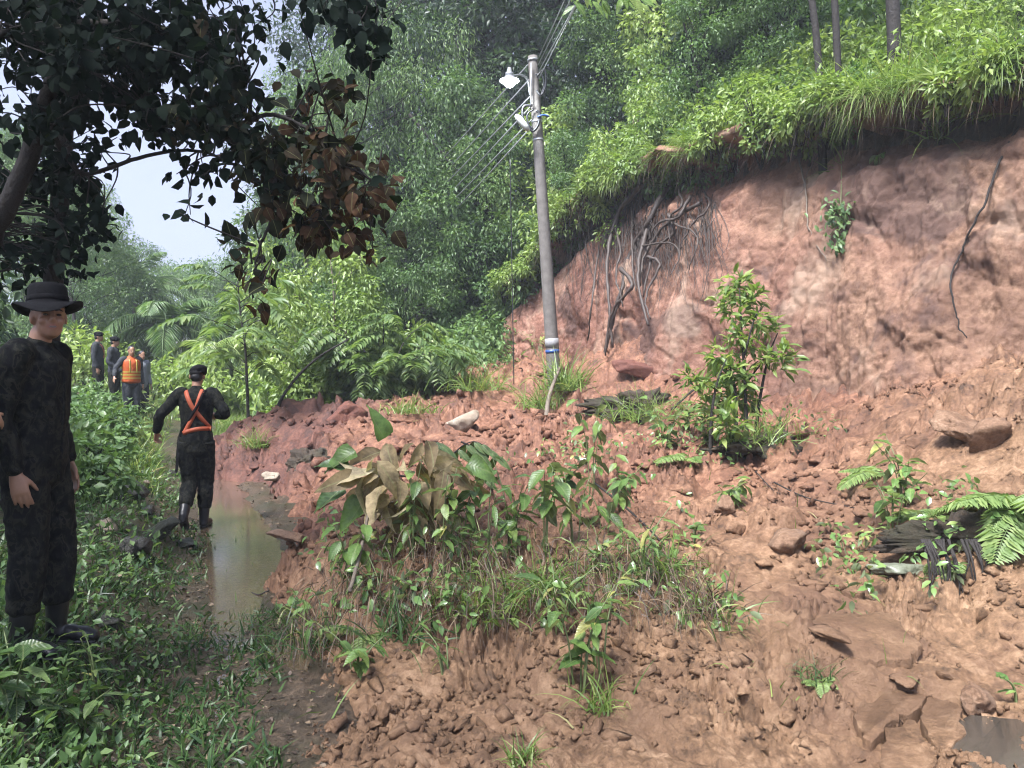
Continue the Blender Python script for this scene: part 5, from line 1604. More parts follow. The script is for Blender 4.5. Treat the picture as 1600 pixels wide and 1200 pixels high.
X, Y = X[keep], Y[keep]; n = len(X)
P = np.stack([X, Y, surf_z(X, Y)], -1)
blade_batch(mg, r, P, r.uniform(0.06, 0.22, n), r.uniform(0.004, 0.010, n), rnd_dir(r, n, 0.6, 0.8), r.uniform(0.6, 2.4, n))
tag(mg.build('turf_grass', M_GRASS), 'green grass blades growing on the uprooted foreground turf', 'grass', kind='stuff')

# small leafy weeds through the turf and on the debris
mb = MB()
K = 155
X = np.concatenate([r.uniform(-1.4, 1.3, 75), px_x(r.uniform(850, 1250, 50), 9.5) + r.normal(size=50) * 0.3, r.uniform(1.9, 3.6, 30)])
Y = np.concatenate([4.35 + np.abs(r.normal(size=75)) * 0.75, 9.5 + r.normal(size=50) * 0.8, 5.4 + r.normal(size=30) * 0.35])
C = np.stack([X, Y, surf_z(X, Y) + r.uniform(0.05, 0.22, K) * (1 + 0.12 * (Y > 8))], -1)
clump_cloud(mb, r, C, r.uniform(0.05, 0.13, K) * (1 + 0.9 * (Y > 8)), 12, 0.075, 0.5, 0.3, 1.0, 'oval', crnd=r.uniform(0, 1, K))
tag(mb.build('turf_weeds', M_BROAD), 'small leafy weeds growing through the uprooted turf', 'weeds', kind='stuff')

# ------------------------------------------------------------------ saplings
M_LEAF_SAP = leaf_mat('sapling_leaf', [(0, (0.075, 0.13, 0.035)), (0.5, (0.14, 0.21, 0.055)), (1, (0.24, 0.29, 0.09))], 0.4, 0.4)
b = deb(1165, 705); sY = b[1]
e = empty('cliff_sapling', b, 0, 'young narrow leaved sapling standing against the cliff right of centre', 'sapling')
r = np.random.RandomState(14)
def sp_(px, py, dy=0.0): return at(px, py, sY + dy) - b
stems = [[(1168, 712), (1165, 620), (1160, 540), (1155, 450)], [(1180, 712), (1185, 640), (1200, 560), (1215, 520)], [(1110, 715), (1112, 650), (1120, 600), (1135, 560)], [(1150, 712), (1150, 620), (1140, 570)], [(1165, 600), (1195, 565), (1232, 560)], [(1162, 560), (1178, 500), (1190, 480)]]
for k, ctrl in enumerate(stems):
    c = curve_pts([sp_(*q, 0.12 * math.sin(k * 2.1)) for q in ctrl], 7)
    mb = MB(); mb.tube(c, np.linspace(0.026 if k < 4 else 0.012, 0.006, len(c)), 6); mb.build('stem', M_BARK, e, True)
for k, (px, py, rad, n) in enumerate([(1152, 448, 24, 40), (1175, 468, 20, 34), (1135, 470, 16, 26), (1150, 492, 20, 34), (1185, 500, 18, 26), (1200, 512, 18, 26), (1150, 525, 18, 30), (1172, 540, 20, 34), (1218, 558, 22, 36), (1196, 560, 18, 30),
                               (1125, 560, 22, 34), (1145, 580, 22, 34), (1090, 598, 20, 26), (1120, 600, 22, 34), (1165, 590, 20, 34), (1150, 625, 26, 40), (1180, 635, 18, 26), (1115, 640, 20, 30), (1140, 665, 24, 34), (1075, 588, 14, 18)]):
    c = sp_(px, py, r.normal() * 0.15)
    n = int(n * 1.6); rad = rad * 1.25; v = norm(r.normal(size=(n, 3))); v[:, 2] = v[:, 2] * 0.8 + 0.15
    rr = rad / FPX * sY
    n = len(v); P = c + v * rr * 0.45 * r.uniform(0.2, 1, (n, 1)) + r.normal(size=(n, 3)) * rr * 0.3
    L = rr * r.uniform(0.55, 1.0, n); v = v + [0, 0, -0.15]
    mb = MB(); V, F, kk = leaf_batch(P, v, r.normal(size=(n, 3)) * 0.5 + [0, 0, 1], L, L * 0.34, 'oval'); mb.add(V, F, np.repeat(r.uniform(0, 1, n), kk)); mb.build('leaf_tuft', M_LEAF_SAP, e)['kind'] = 'stuff'

# hanging creeper on the cliff
c0 = cliff_hit(1314, 260, 0.1); e = empty('hanging_creeper', c0, 0, 'leafy green creeper hanging in front of the bare cliff', 'creeper')
st = np.array([c0, cliff_hit(1313, 310, 0.15), cliff_hit(1311, 350, 0.15), cliff_hit(1307, 392, 0.12)]) - c0
c = curve_pts(st, 8); mb = MB(); mb.tube(c, 0.006, 5); mb.build('stem', M_STEM, e, True)
n = 170; f = np.concatenate([r.uniform(0.36, 0.80, 130), r.uniform(0.86, 1.0, 40)]); kx = (f * (len(c) - 1)).astype(int)
wd = np.where(f < 0.82, 0.14, 0.07)
P = c[kx] + r.normal(size=(n, 3)) * np.stack([wd, wd * 0.4, wd * 0.4], -1)
mb = MB(); V, F, kk = leaf_batch(P, r.normal(size=(n, 3)) * 0.6 + [0.1, -0.2, -0.8], r.normal(size=(n, 3)) * 0.3 + [-0.5, -0.6, 0.5], r.uniform(0.07, 0.13, n), r.uniform(0.03, 0.055, n), 'oval'); mb.add(V, F, np.repeat(r.uniform(0, 1, n), kk)); mb.build('foliage', M_LEAF_MID, e)
c0 = cliff_hit(1370, 250, 0.1)
leafy_plant('edge_plant', c0, 'small leafy sprig hanging under the cliff edge right of the creeper', 'plant', 33, 2, 0.13, per=4, droop=0.8, h=0.1, spread=0.8)
c0 = cliff_hit(1150, 235, 0.0)
c0 = at(1150, 235, 12.0) if c0 is None else c0
leafy_plant('edge_plant', c0, 'yellow green plant with long leaves on the cliff edge', 'plant', 34, 2, 0.48, kind='long', per=5, droop=0.1, h=0.25, spread=0.9, mat=M_BROAD)

# sapling with feathered leaves behind the heap
b = deb(388, 652); sY = b[1]
e = empty('feathered_sapling', b, 0, 'slender sapling with feathered leaves rising from the brown heap', 'sapling')
tr = curve_pts([sp_(388, 662), sp_(386, 600), sp_(383, 540), sp_(376, 490), sp_(372, 440)], 6)
mb = MB(); mb.tube(tr, np.linspace(0.030, 0.010, len(tr)), 6); mb.build('trunk', M_BARK, e, True)
M_SAP2 = leaf_mat('feathered_leaf', [(0, (0.06, 0.11, 0.04)), (0.5, (0.11, 0.17, 0.06)), (1, (0.19, 0.24, 0.09))], 0.4, 0.4)
def pinnate(r, L, n=11, w=0.3):
    mb = MB(); t = norm([0, 1, 0.35]); pts = [np.zeros(3)]
    for k in range(9):
        t = norm(t + np.array([0, 0, -0.13])); pts.append(pts[-1] + t * L / 9)
    pts = np.array(pts); mb.tube(pts, np.linspace(0.007, 0.003, 10), 4, 0.2)
    u = np.linspace(0.2, 1, n)
    C = np.stack([np.interp(u * 9, np.arange(10), pts[:, q]) for q in range(3)], -1)
    for sg in (-1, 1):
        D = np.tile([sg * 1.0, 0.55, -0.45], (n, 1)) + r.normal(size=(n, 3)) * 0.12
        ll = L * w * np.sin(np.pi * (0.2 + 0.68 * u)) ** 0.5
        V, F, kk = leaf_batch(C, D, np.tile([0, 0, 1.0], (n, 1)) + r.normal(size=(n, 3)) * 0.2, ll, ll * 0.30, 'oval'); mb.add(V, F, np.repeat(r.uniform(0.1, 0.9, n), kk))
    return mb
PIN = [pinnate(r, 1.0, 11, 0.34).mesh('leaf_frond', M_SAP2) for _ in range(4)]
def put_frond(e, me, p, az, pitch, sc):
    o = obj('leaf_frond', me, e, p); o.rotation_euler = (pitch, 0, az); o.scale = (sc, sc, sc)
for k in range(34):
    f = 0.30 + 0.70 * (k / 33) ** 0.9
    p = tr[min(len(tr) - 1, int(f * (len(tr) - 1)))]
    bl = r.uniform(0.0, 0.75); az = k * 2.4
    q = p + np.array([-math.sin(az), math.cos(az), 0.4]) * bl
    if bl > 0.25:
        mb = MB(); mb.tube([p, (p + q) / 2 + [0, 0, 0.04], q], [0.010, 0.008, 0.005], 4); mb.build('twig', M_BARK, e)
    put_frond(e, PIN[k % 4], q, az + r.normal() * 0.3, r.uniform(-0.2, 0.35), r.uniform(0.55, 0.85))

# arching feathery bush at the foot of the slope
b = np.array([px_x(600, 15.6), 15.6, 0.0]); b[2] = surf_z(b[0], b[1])[0]; sY = b[1]
e = empty('feathery_bush', b, 0, 'feathery yellow green bush arching over the edge of the debris', 'bush')
r = np.random.RandomState(15)
for k in range(15):
    az = k * 2.4; rch = r.uniform(0.5, 1.5); hh = r.uniform(0.9, 1.9)
    c = curve_pts([[0, 0, -0.1], [math.cos(az) * rch * 0.4, math.sin(az) * rch * 0.3, hh * 0.7], [math.cos(az) * rch, math.sin(az) * rch * 0.6, hh]], 5)
    mb = MB(); mb.tube(c, np.linspace(0.020, 0.007, len(c)), 5); mb.build('stem', M_BARK, e)
    for j in range(3, len(c)):
        for sg in (-1, 1):
            put_frond(e, PIN[(k + j) % 4], c[j], az - 1.57 + sg * r.uniform(0.2, 1.3), r.uniform(-0.5, 0.3), r.uniform(0.5, 0.85))
b = deb(425, 643); sY = b[1] + 0.3
mb = MB(); c = curve_pts([at(425, 650, sY), at(455, 600, sY + 0.3), at(495, 560, sY + 0.6), at(545, 530, sY + 1.0)], 7); mb.tube(c, np.linspace(0.030, 0.015, len(c)), 6)
tag(mb.build('bare_sapling', M_BARK, None, True), 'bare dark stem leaning right from the brown heap into the bushes', 'stem')
mb = MB(); c = curve_pts([at(765, 335, 20), at(700, 250, 20), at(640, 180, 20.3)], 7); mb.tube(c, np.linspace(0.075, 0.045, len(c)), 7)
tag(mb.build('fallen_tree', M_BARK, None, True), 'pale leaning tree trunk left of the pole below the cables', 'trunk')

# litter and fallen sticks
M_LITTER = plain('white_plastic', (0.62, 0.60, 0.55), 0.4, 0.4, 14, 0.2, 0.01)
p = deb(912, 740); rock_obj('plastic_scrap', at(912, 722, p[1]), 0.12, M_LITTER, 91, 'crumpled white plastic scrap on the debris left of the tall seedling', 'litter', sq=(0.8, 0.4, 1.1), tilt=0.5)
p = deb(940, 990)
for k, (ctrl, w, lb) in enumerate([([(352, 905), (395, 935), (420, 930)], 0.010, 'thin dark stick lying across the narrow end of the puddle'), ([(350, 885), (385, 890), (410, 880)], 0.012, 'wet branch lying in the puddle'),
                          ([(1210, 765), (1260, 785), (1340, 800)], 0.008, 'thin bare twig lying across the right slope to the ferns'), ([(930, 760), (990, 810), (1040, 860)], 0.012, 'dark twig lying on the debris below the tall seedling'),
                          ([(1050, 650), (1090, 610), (1150, 570)], 0.02, 'long bare stick leaning behind the sapling'), ([(1180, 740), (1215, 775), (1255, 778)], 0.006, 'curved bare twig below the dark sod on the slope')]):
    c = curve_pts([deb(*q) + [0, 0, w + 0.015] for q in ctrl], 6)
    mb = MB(); mb.tube(c, np.linspace(w, w * 0.5, len(c)), 5); tag(mb.build('stick', M_BARK, None, True), lb, 'stick')

# ------------------------------------------------------------------ big near tree overhanging from the left
r = np.random.RandomState(16)
tb = np.array([-4.05, 5.65, 0.0]); tb[2] = ground_z(tb[0], tb[1])[0]
e = empty('overhanging_tree', tb, 0, 'dark broad leaved tree leaning in from the left over the path', 'tree')
def tw(px, py, Y): return at(px, py, Y) - tb
limbs = [[np.array([0, 0, -0.3]), tw(-22, 430, 5.6), tw(18, 320, 5.5), tw(62, 200, 5.4), tw(100, 90, 5.3), tw(130, -60, 5.2), tw(180, -260, 5.0)],
         [tw(88, 140, 5.35), tw(180, 158, 5.3), tw(260, 180, 5.2), tw(350, 215, 5.1), tw(430, 270, 5.0), tw(500, 330, 4.9)],
         [tw(350, 215, 5.1), tw(430, 180, 5.1), tw(520, 230, 5.0), tw(590, 290, 4.9)],
         [tw(75, 190, 5.4), tw(130, 270, 5.6), tw(210, 250, 5.5), tw(300, 235, 5.4), tw(380, 260, 5.2)],
         [tw(130, -60, 5.2), tw(300, -30, 5.1), tw(420, -20, 5.0), tw(600, -30, 4.9), tw(900, -60, 4.7), tw(1050, -50, 4.6)],
         [tw(110, 40, 5.3), tw(230, 40, 5.2), tw(330, 70, 5.1), tw(390, 130, 5.0)],
         [tw(430, 270, 5.0), tw(420, 340, 4.95), tw(395, 400, 4.9), tw(400, 440, 4.9)],
         [tw(100, 90, 5.3), tw(40, 60, 5.0), tw(-60, 40, 4.7), tw(-200, -40, 4.0)],
         [tw(180, -260, 5.0), tw(300, -500, 4.0), tw(350, -1500, 2.0)],
         [tw(180, -260, 5.0), tw(0, -500, 4.5), tw(-900, -1500, 2.2)]]
wid = [0.085, 0.034, 0.018, 0.020, 0.045, 0.035, 0.014, 0.04, 0.06, 0.06]
for k, (ctrl, w) in enumerate(zip(limbs, wid)):
    c = curve_pts(ctrl, 7); c = c + np.cumsum(r.normal(size=c.shape) * 0.004, 0)
    mb = MB(); mb.tube(c, np.linspace(w, w * 0.4, len(c)), 8); mb.build('trunk' if k == 0 else 'limb', M_BARK, e, True)
# second stem wrapped in hanging epiphyte leaves
mb = MB(); c = curve_pts([tw(60, 800, 6.2), tw(70, 640, 6.2), tw(85, 430, 6.1), tw(100, 250, 6.0), tw(110, 60, 5.9), tw(120, -200, 5.8)], 7); mb.tube(c, np.linspace(0.09, 0.05, len(c)), 8); mb.build('trunk', M_BARK, e, True)
# twigs + leaves in blobs: px, py, depth, half width px, half height px, leaf count, brownness
blobs = [(40, 30, 5.0, 90, 60, 190, .1), (150, 40, 5.1, 90, 60, 190, .15), (250, 40, 5.1, 80, 60, 170, .15), (340, 50, 5.0, 65, 70, 150, .25), (60, 130, 5.3, 90, 60, 140, .1), (170, 110, 5.3, 80, 45, 120, .2),
         (260, 110, 5.2, 70, 50, 110, .3), (340, 150, 5.1, 60, 55, 110, .4), (290, 190, 5.1, 70, 30, 60, .4), (380, 210, 5.0, 45, 40, 70, .5), (430, 250, 5.0, 55, 45, 80, .65), (500, 190, 5.0, 45, 60, 60, .75),
         (540, 260, 4.9, 50, 60, 70, .8), (560, 320, 4.9, 42, 45, 50, .85), (490, 320, 4.9, 50, 45, 60, .8), (440, 320, 4.95, 45, 40, 40, .7), (460, 370, 4.9, 25, 30, 14, .85), (395, 395, 4.9, 30, 28, 18, .75), (400, 432, 4.9, 22, 18, 9, .85),
         (520, 375, 4.9, 50, 20, 14, .9), (585, 350, 4.9, 20, 40, 12, .95), (230, 190, 5.3, 60, 30, 40, .3), (290, 275, 5.2, 35, 15, 9, .3), (285, 325, 5.2, 14, 12, 4, .3), (320, 260, 5.2, 40, 20, 14, .4), (20, 220, 5.4, 50, 60, 50, .1),
         (100, 230, 5.9, 55, 60, 110, .05), (105, 310, 6.0, 50, 60, 120, .05), (100, 390, 6.1, 45, 55, 110, .05), (135, 290, 5.9, 30, 60, 50, .05), (30, 330, 6.0, 40, 60, 60, .05), (20, 420, 6.2, 60, 50, 80, .05),
         (540, 25, 4.8, 40, 40, 40, .1), (580, 60, 4.7, 20, 35, 24, .1), (490, 5, 4.8, 30, 15, 12, .1)]
LP, LD, LN, LL, LT = [], [], [], [], []
tw_mb = MB()
limb_pts = np.concatenate([curve_pts(l, 7) for l in limbs])
for (px, py, Y, wx, wy, n, br) in blobs:
    n = int(n * (2.3 - 1.0 * br - (0.7 if px < 140 and py > 90 else 0)))
    k = max(3, n // 9)
    C = np.array([tw(px + wx * r.uniform(-1, 1), py + wy * r.uniform(-1, 1), Y + r.normal() * 0.28) for _ in range(k)])
    for q in C:
        nn_ = limb_pts[np.argmin(np.linalg.norm(limb_pts - q, axis=1))]
        if np.linalg.norm(nn_ - q) < 1.6:
            tw_mb.tube(curve_pts([nn_, (nn_ + q) / 2 + r.normal(size=3) * 0.05 + [0, 0, 0.04], q], 4), np.linspace(0.007, 0.003, 9), 4, caps=False)
    idx = r.randint(0, k, n)
    P = C[idx] + r.normal(size=(n, 3)) * 0.06
    D = r.normal(size=(n, 3)) * 0.6 + [0.1, -0.1, -0.65]
    LP.append(P); LD.append(D); LN.append(r.normal(size=(n, 3)) * 0.5 + [0.0, -0.5, 0.7]); LL.append(r.uniform(0.065, 0.125, n)); LT.append(np.clip(br + r.normal(size=n) * 0.16, 0, 1))
# the crown goes on above and behind the frame, unseen clumps added for shade
n = 3200
C = np.stack([r.uniform(-6.5, -1.2, 170), r.uniform(-1.5, 6.2, 170), r.uniform(4.5, 6.6, 170)], -1)
C = C[(C[:, 2] - CAMZ) / np.maximum(C[:, 1], 0.3) > 0.56] - tb
P = C[r.randint(0, len(C), n)] + r.normal(size=(n, 3)) * 0.3
UP = (P, r.normal(size=(n, 3)) * 0.7 + [0, 0, -0.4], r.normal(size=(n, 3)) * 0.4 + [0, 0, 1], r.uniform(0.12, 0.2, n))
for q in C[::3]:
    nn_ = limb_pts[np.argmin(np.linalg.norm(limb_pts - q, axis=1))]
    tw_mb.tube(curve_pts([nn_, (nn_ + q) / 2 + [0, 0, 0.15], q], 4), np.linspace(0.02, 0.006, 9), 4, caps=False)
o = tw_mb.build('twigs', M_BARK, e); o['kind'] = 'stuff'
LP, LD, LN, LL, LT = map(np.concatenate, (LP, LD, LN, LL, LT))
vis = np.argsort(-(LL * (0.6 + LT)) / (LP[:, 1] + tb[1]))[:290]
sel = np.zeros(len(LP), bool); sel[vis] = True
for k in vis:
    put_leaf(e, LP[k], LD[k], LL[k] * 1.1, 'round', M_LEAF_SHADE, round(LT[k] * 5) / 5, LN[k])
mb = MB()
V, F, kk = leaf_batch(LP[~sel], LD[~sel], LN[~sel], LL[~sel], LL[~sel] * 0.72, 'oval'); mb.add(V, F, np.repeat(LT[~sel], kk))
V, F, kk = leaf_batch(*UP, UP[3] * 0.7, 'oval'); mb.add(V, F, np.repeat(r.uniform(0, 0.5, len(UP[0])), kk))
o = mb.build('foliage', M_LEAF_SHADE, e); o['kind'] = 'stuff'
# fresh leaves at the end of the limb over the picture's top edge
for k in range(26):
    px = r.uniform(890, 1010); q = tw(px, r.uniform(-25, 12), 4.65 + r.normal() * 0.1)
    put_leaf(e, q, (r.normal() * 0.5 + (px - 950) / 100, -0.2, -0.7), r.uniform(0.09, 0.15), 'long', M_BROAD, round(r.choice([0.3, 0.5, 0.8]), 2), (0.1, -0.8, 0.5), 1.5)

# ------------------------------------------------------------------ people
def cloth_mat(name, cols, scale=9.0, rough=0.85):
    m, t, o = new_mat(name)
    tc = t.nodes.new('ShaderNodeTexCoord').outputs['Object']
    n = tex_noise(t, scale, 3, 0.6, tc, (1, 1, 0.7), 0.6)
    rp = ramp(t, [(0.0, cols[0]), (0.44, cols[1]), (0.52, cols[2]), (0.60, cols[3])], 'CONSTANT')
    t.links.new(n.outputs['Fac'], rp.inputs[0])
    w = tex_noise(t, 260, 2, 0.5, tc)
    f = tex_noise(t, 22, 4, 0.6, tc)
    b = bump(t, w.outputs['Fac'], 0.25, 0.002)
    b = bump(t, f.outputs['Fac'], 0.5, 0.012, b)
    p = principled(t, o, rp.outputs[0], rough, 0.12, b)
    pass
    return m
M_CAMO = cloth_mat('dark_camouflage', [(0.0035, 0.004, 0.005), (0.008, 0.009, 0.008), (0.020, 0.020, 0.015), (0.0045, 0.005, 0.006)], 20)
M_BLACKCLOTH = cloth_mat('black_cloth', [(0.0045, 0.0045, 0.0055), (0.006, 0.006, 0.007), (0.0075, 0.0075, 0.0085), (0.005, 0.005, 0.006)])
M_NAVY = cloth_mat('dark_grey_cloth', [(0.022, 0.025, 0.030), (0.030, 0.033, 0.038), (0.040, 0.043, 0.046), (0.024, 0.027, 0.033)], 6)
M_ORANGE = plain('orange_vest', (0.30, 0.058, 0.010), 0.6, 0.3, 40, 0.12)
M_STRAP = plain('orange_webbing', (0.30, 0.070, 0.032), 0.6, 0.3, 60, 0.18)
M_YELLOW = plain('reflective_yellow', (0.28, 0.22, 0.04), 0.4, 0.5, 40, 0.1)
M_BOOT = plain('black_boot_leather', (0.008, 0.008, 0.009), 0.38, 0.4, 30, 0.3, 0.003)
M_HAIR = plain('black_hair', (0.008, 0.007, 0.007), 0.5, 0.4, 60, 0.3, 0.004)
M_EYE = plain('eye', (0.03, 0.02, 0.015), 0.15, 0.5, 10, 0.1)
M_TOOTH = plain('teeth', (0.13, 0.10, 0.085), 0.3, 0.5, 10, 0.1)
def skin_mat():
    m, t, o = new_mat('skin')
    tc = t.nodes.new('ShaderNodeTexCoord').outputs['Object']
    n = tex_noise(t, 14, 4, 0.6, tc)
    c = mixc(t, n.outputs['Fac'], (0.20, 0.105, 0.065), (0.32, 0.18, 0.115))
    c = mixc(t, attr(t), c, (0.20, 0.065, 0.050))
    n2 = tex_noise(t, 180, 3, 0.6, tc)
    p = principled(t, o, c, 0.42, 0.45, bump(t, n2.outputs['Fac'], 0.2, 0.001))
    p.inputs['Subsurface Weight'].default_value = 0.08
    p.inputs['Subsurface Radius'].default_value = (0.01, 0.004, 0.002)
    return m
M_SKIN = skin_mat()

def ell_tube(mb, pts, rad, side, k=20):
    """closed loft of ellipses; rad rows (half width along side, half depth); rounded ends"""
    pts = np.asarray(pts, float); rad = np.asarray(rad, float)
    if rad.ndim == 1: rad = np.stack([rad, rad], -1)
    T = norm(np.gradient(pts, axis=0))
    # rounded caps
    c0 = pts[0] - T[0] * rad[0].min() * 0.55; c1 = pts[-1] + T[-1] * rad[-1].min() * 0.55
    pts = np.concatenate([[c0], pts, [c1]]); rad = np.concatenate([[rad[0] * 0.45], rad, [rad[-1] * 0.45]]); T = np.concatenate([[T[0]], T, [T[-1]]])
    n = len(pts); ang = np.arange(k) / k * 2 * np.pi
    V = []
    for i in range(n):
        S = np.asarray(side, float); S = norm(S - T[i] * (S @ T[i])); B = np.cross(T[i], S)
        V.append(pts[i] + np.cos(ang)[:, None] * S * rad[i, 0] + np.sin(ang)[:, None] * B * rad[i, 1])
    V = np.concatenate(V)
    i = np.arange(n - 1)[:, None] * k; j = np.arange(k)[None, :]; j2 = (j + 1) % k
    mb.add(V, [np.stack([i + j, i + j2, i + k + j2, i + k + j], -1).reshape(-1, 4), np.arange(k)[None, ::-1], (np.arange(k) + (n - 1) * k)[None, :]])
def smooth_path(ctrl, rad, n=5):
    c = np.asarray(ctrl, float); rad = np.asarray(rad, float)
    if rad.ndim == 1: rad = np.stack([rad, rad], -1)
    q = curve_pts(np.concatenate([c, rad], 1), n)
    return q[:, :3], q[:, 3:]
def ellipsoid(mb, c, h, M=None, k=16):
    a = np.linspace(0, math.pi, k // 2 + 1)
    ph = np.arange(k) / k * 2 * np.pi
    V = np.concatenate([np.stack([np.sin(q) * np.cos(ph), np.sin(q) * np.sin(ph), np.full(k, np.cos(q))], -1) for q in np.clip(a, 0.04, math.pi - 0.04)]) * np.asarray(h)
    if M is not None: V = V @ np.asarray(M).T
    n = len(a)
    i = np.arange(n - 1)[:, None] * k; j = np.arange(k)[None, :]; j2 = (j + 1) % k
    mb.add(V + np.asarray(c), [np.stack([i + k + j, i + k + j2, i + j2, i + j], -1).reshape(-1, 4), np.arange(k)[None, :], (np.arange(k) + (n - 1) * k)[None, ::-1]])
def union(mb, voxel, smooth=2, fold=0.0, seed=0, fscale=(13, 13, 8)):
    """voxel remesh everything in mb to one continuous surface"""
    o = mb.build('tmp', M_SKIN)
    md = o.modifiers.new('r', 'REMESH'); md.mode = 'VOXEL'; md.voxel_size = voxel
    if smooth:
        s = o.modifiers.new('s', 'SMOOTH'); s.factor = 0.5; s.iterations = smooth
    dg = bpy.context.evaluated_depsgraph_get()
    ev = o.evaluated_get(dg); me = ev.to_mesh()
    V = np.empty(len(me.vertices) * 3, np.float32); me.vertices.foreach_get('co', V); V = V.reshape(-1, 3).astype(float)
    N = np.empty(len(me.vertices) * 3, np.float32); me.vertices.foreach_get('normal', N); N = N.reshape(-1, 3).astype(float)
    F = np.empty(len(me.polygons) * 4, np.int32); me.loops.foreach_get('vertex_index', F); F = F.reshape(-1, 4)
    ev.to_mesh_clear()
    tm = o.data; bpy.data.objects.remove(o); bpy.data.meshes.remove(tm)
    if fold:
        S = np.array(fscale)
        w = perlin(V * S * 0.5 + seed) * 1.2
        ridge = 1 - 2 * np.abs(perlin(V * S + w[:, None] * 0.8 + seed + 3))
        V = V + N * (fold * (ridge * 0.8 + 0.6 * perlin(V * S * 2.3 + 9)))[:, None]
    return V, F

def rotz(a): c, s = math.cos(a), math.sin(a); return np.array([[c, -s, 0], [s, c, 0], [0, 0, 1]])
def hand(mb, w, d, nrm, side, curl=0.5, fist=False):
    """palm, four unequal bent fingers, thumb from the palm's side. d along the hand, nrm out of the palm, side towards the thumb"""
    d, nrm = norm(d), np.asarray(nrm, float); nrm = norm(nrm - d * (nrm @ d)); side = norm(np.asarray(side, float)); side = norm(side - d * (side @ d) - nrm * (side @ nrm))
    ell_tube(mb, [w - d * 0.02, w + d * 0.03, w + d * 0.065, w + d * 0.088], [(0.027, 0.020), (0.038, 0.017), (0.042, 0.015), (0.040, 0.012)], side)
    for k, (off, ln) in enumerate([(0.033, 0.074), (0.0115, 0.083), (-0.0115, 0.077), (-0.033, 0.060)]):
        p = w + d * (0.085 - 0.004 * abs(k - 1)) + side * off
        t = norm(d + side * off * 1.3)
        pts = [p - t * 0.02, p]
        for s in range(3):
            a = curl * (0.55 if s == 0 else 0.9) * (2.3 if fist else 1)
            t = norm(t * math.cos(a) + nrm * math.sin(a))
            pts.append(pts[-1] + t * ln * (0.42, 0.33, 0.25)[s])
        ell_tube(mb, pts, np.array([0.0092, 0.0095, 0.0088, 0.0080, 0.0066]), side, 10)
    p = w + d * 0.022 + side * 0.030 + nrm * 0.006
    t = norm(d * 0.75 + side * 0.60 + nrm * 0.35)
    p1 = p + t * 0.034; t2 = norm(t + d * 0.35 - side * 0.2 + nrm * 0.3); p2 = p1 + t2 * 0.030; p3 = p2 + norm(t2 + d * 0.2) * 0.022
    ell_tube(mb, [p - t * 0.015, p, p1, p2, p3], np.array([0.013, 0.0135, 0.0112, 0.0100, 0.0078]), side, 10)

BASEJ = dict(hipR=(.092, 0, .90), kneeR=(.10, .025, .49), ankR=(.10, -.02, .085), toeR=(.125, .13, .03),
             shR=(.180, -.01, 1.415), elR=(.235, -.04, 1.135), wrR=(.245, .04, .885), hdR=(0.0, 0.25, -1.0))
def joints(**kw):
    J = {}
    for k, v in BASEJ.items():
        J[k] = np.array(v, float); L = k[:-1] + 'L'; J[L] = np.array(v, float) * [-1, 1, 1]
    for k, v in kw.items(): J[k] = np.array(v, float)
    return J

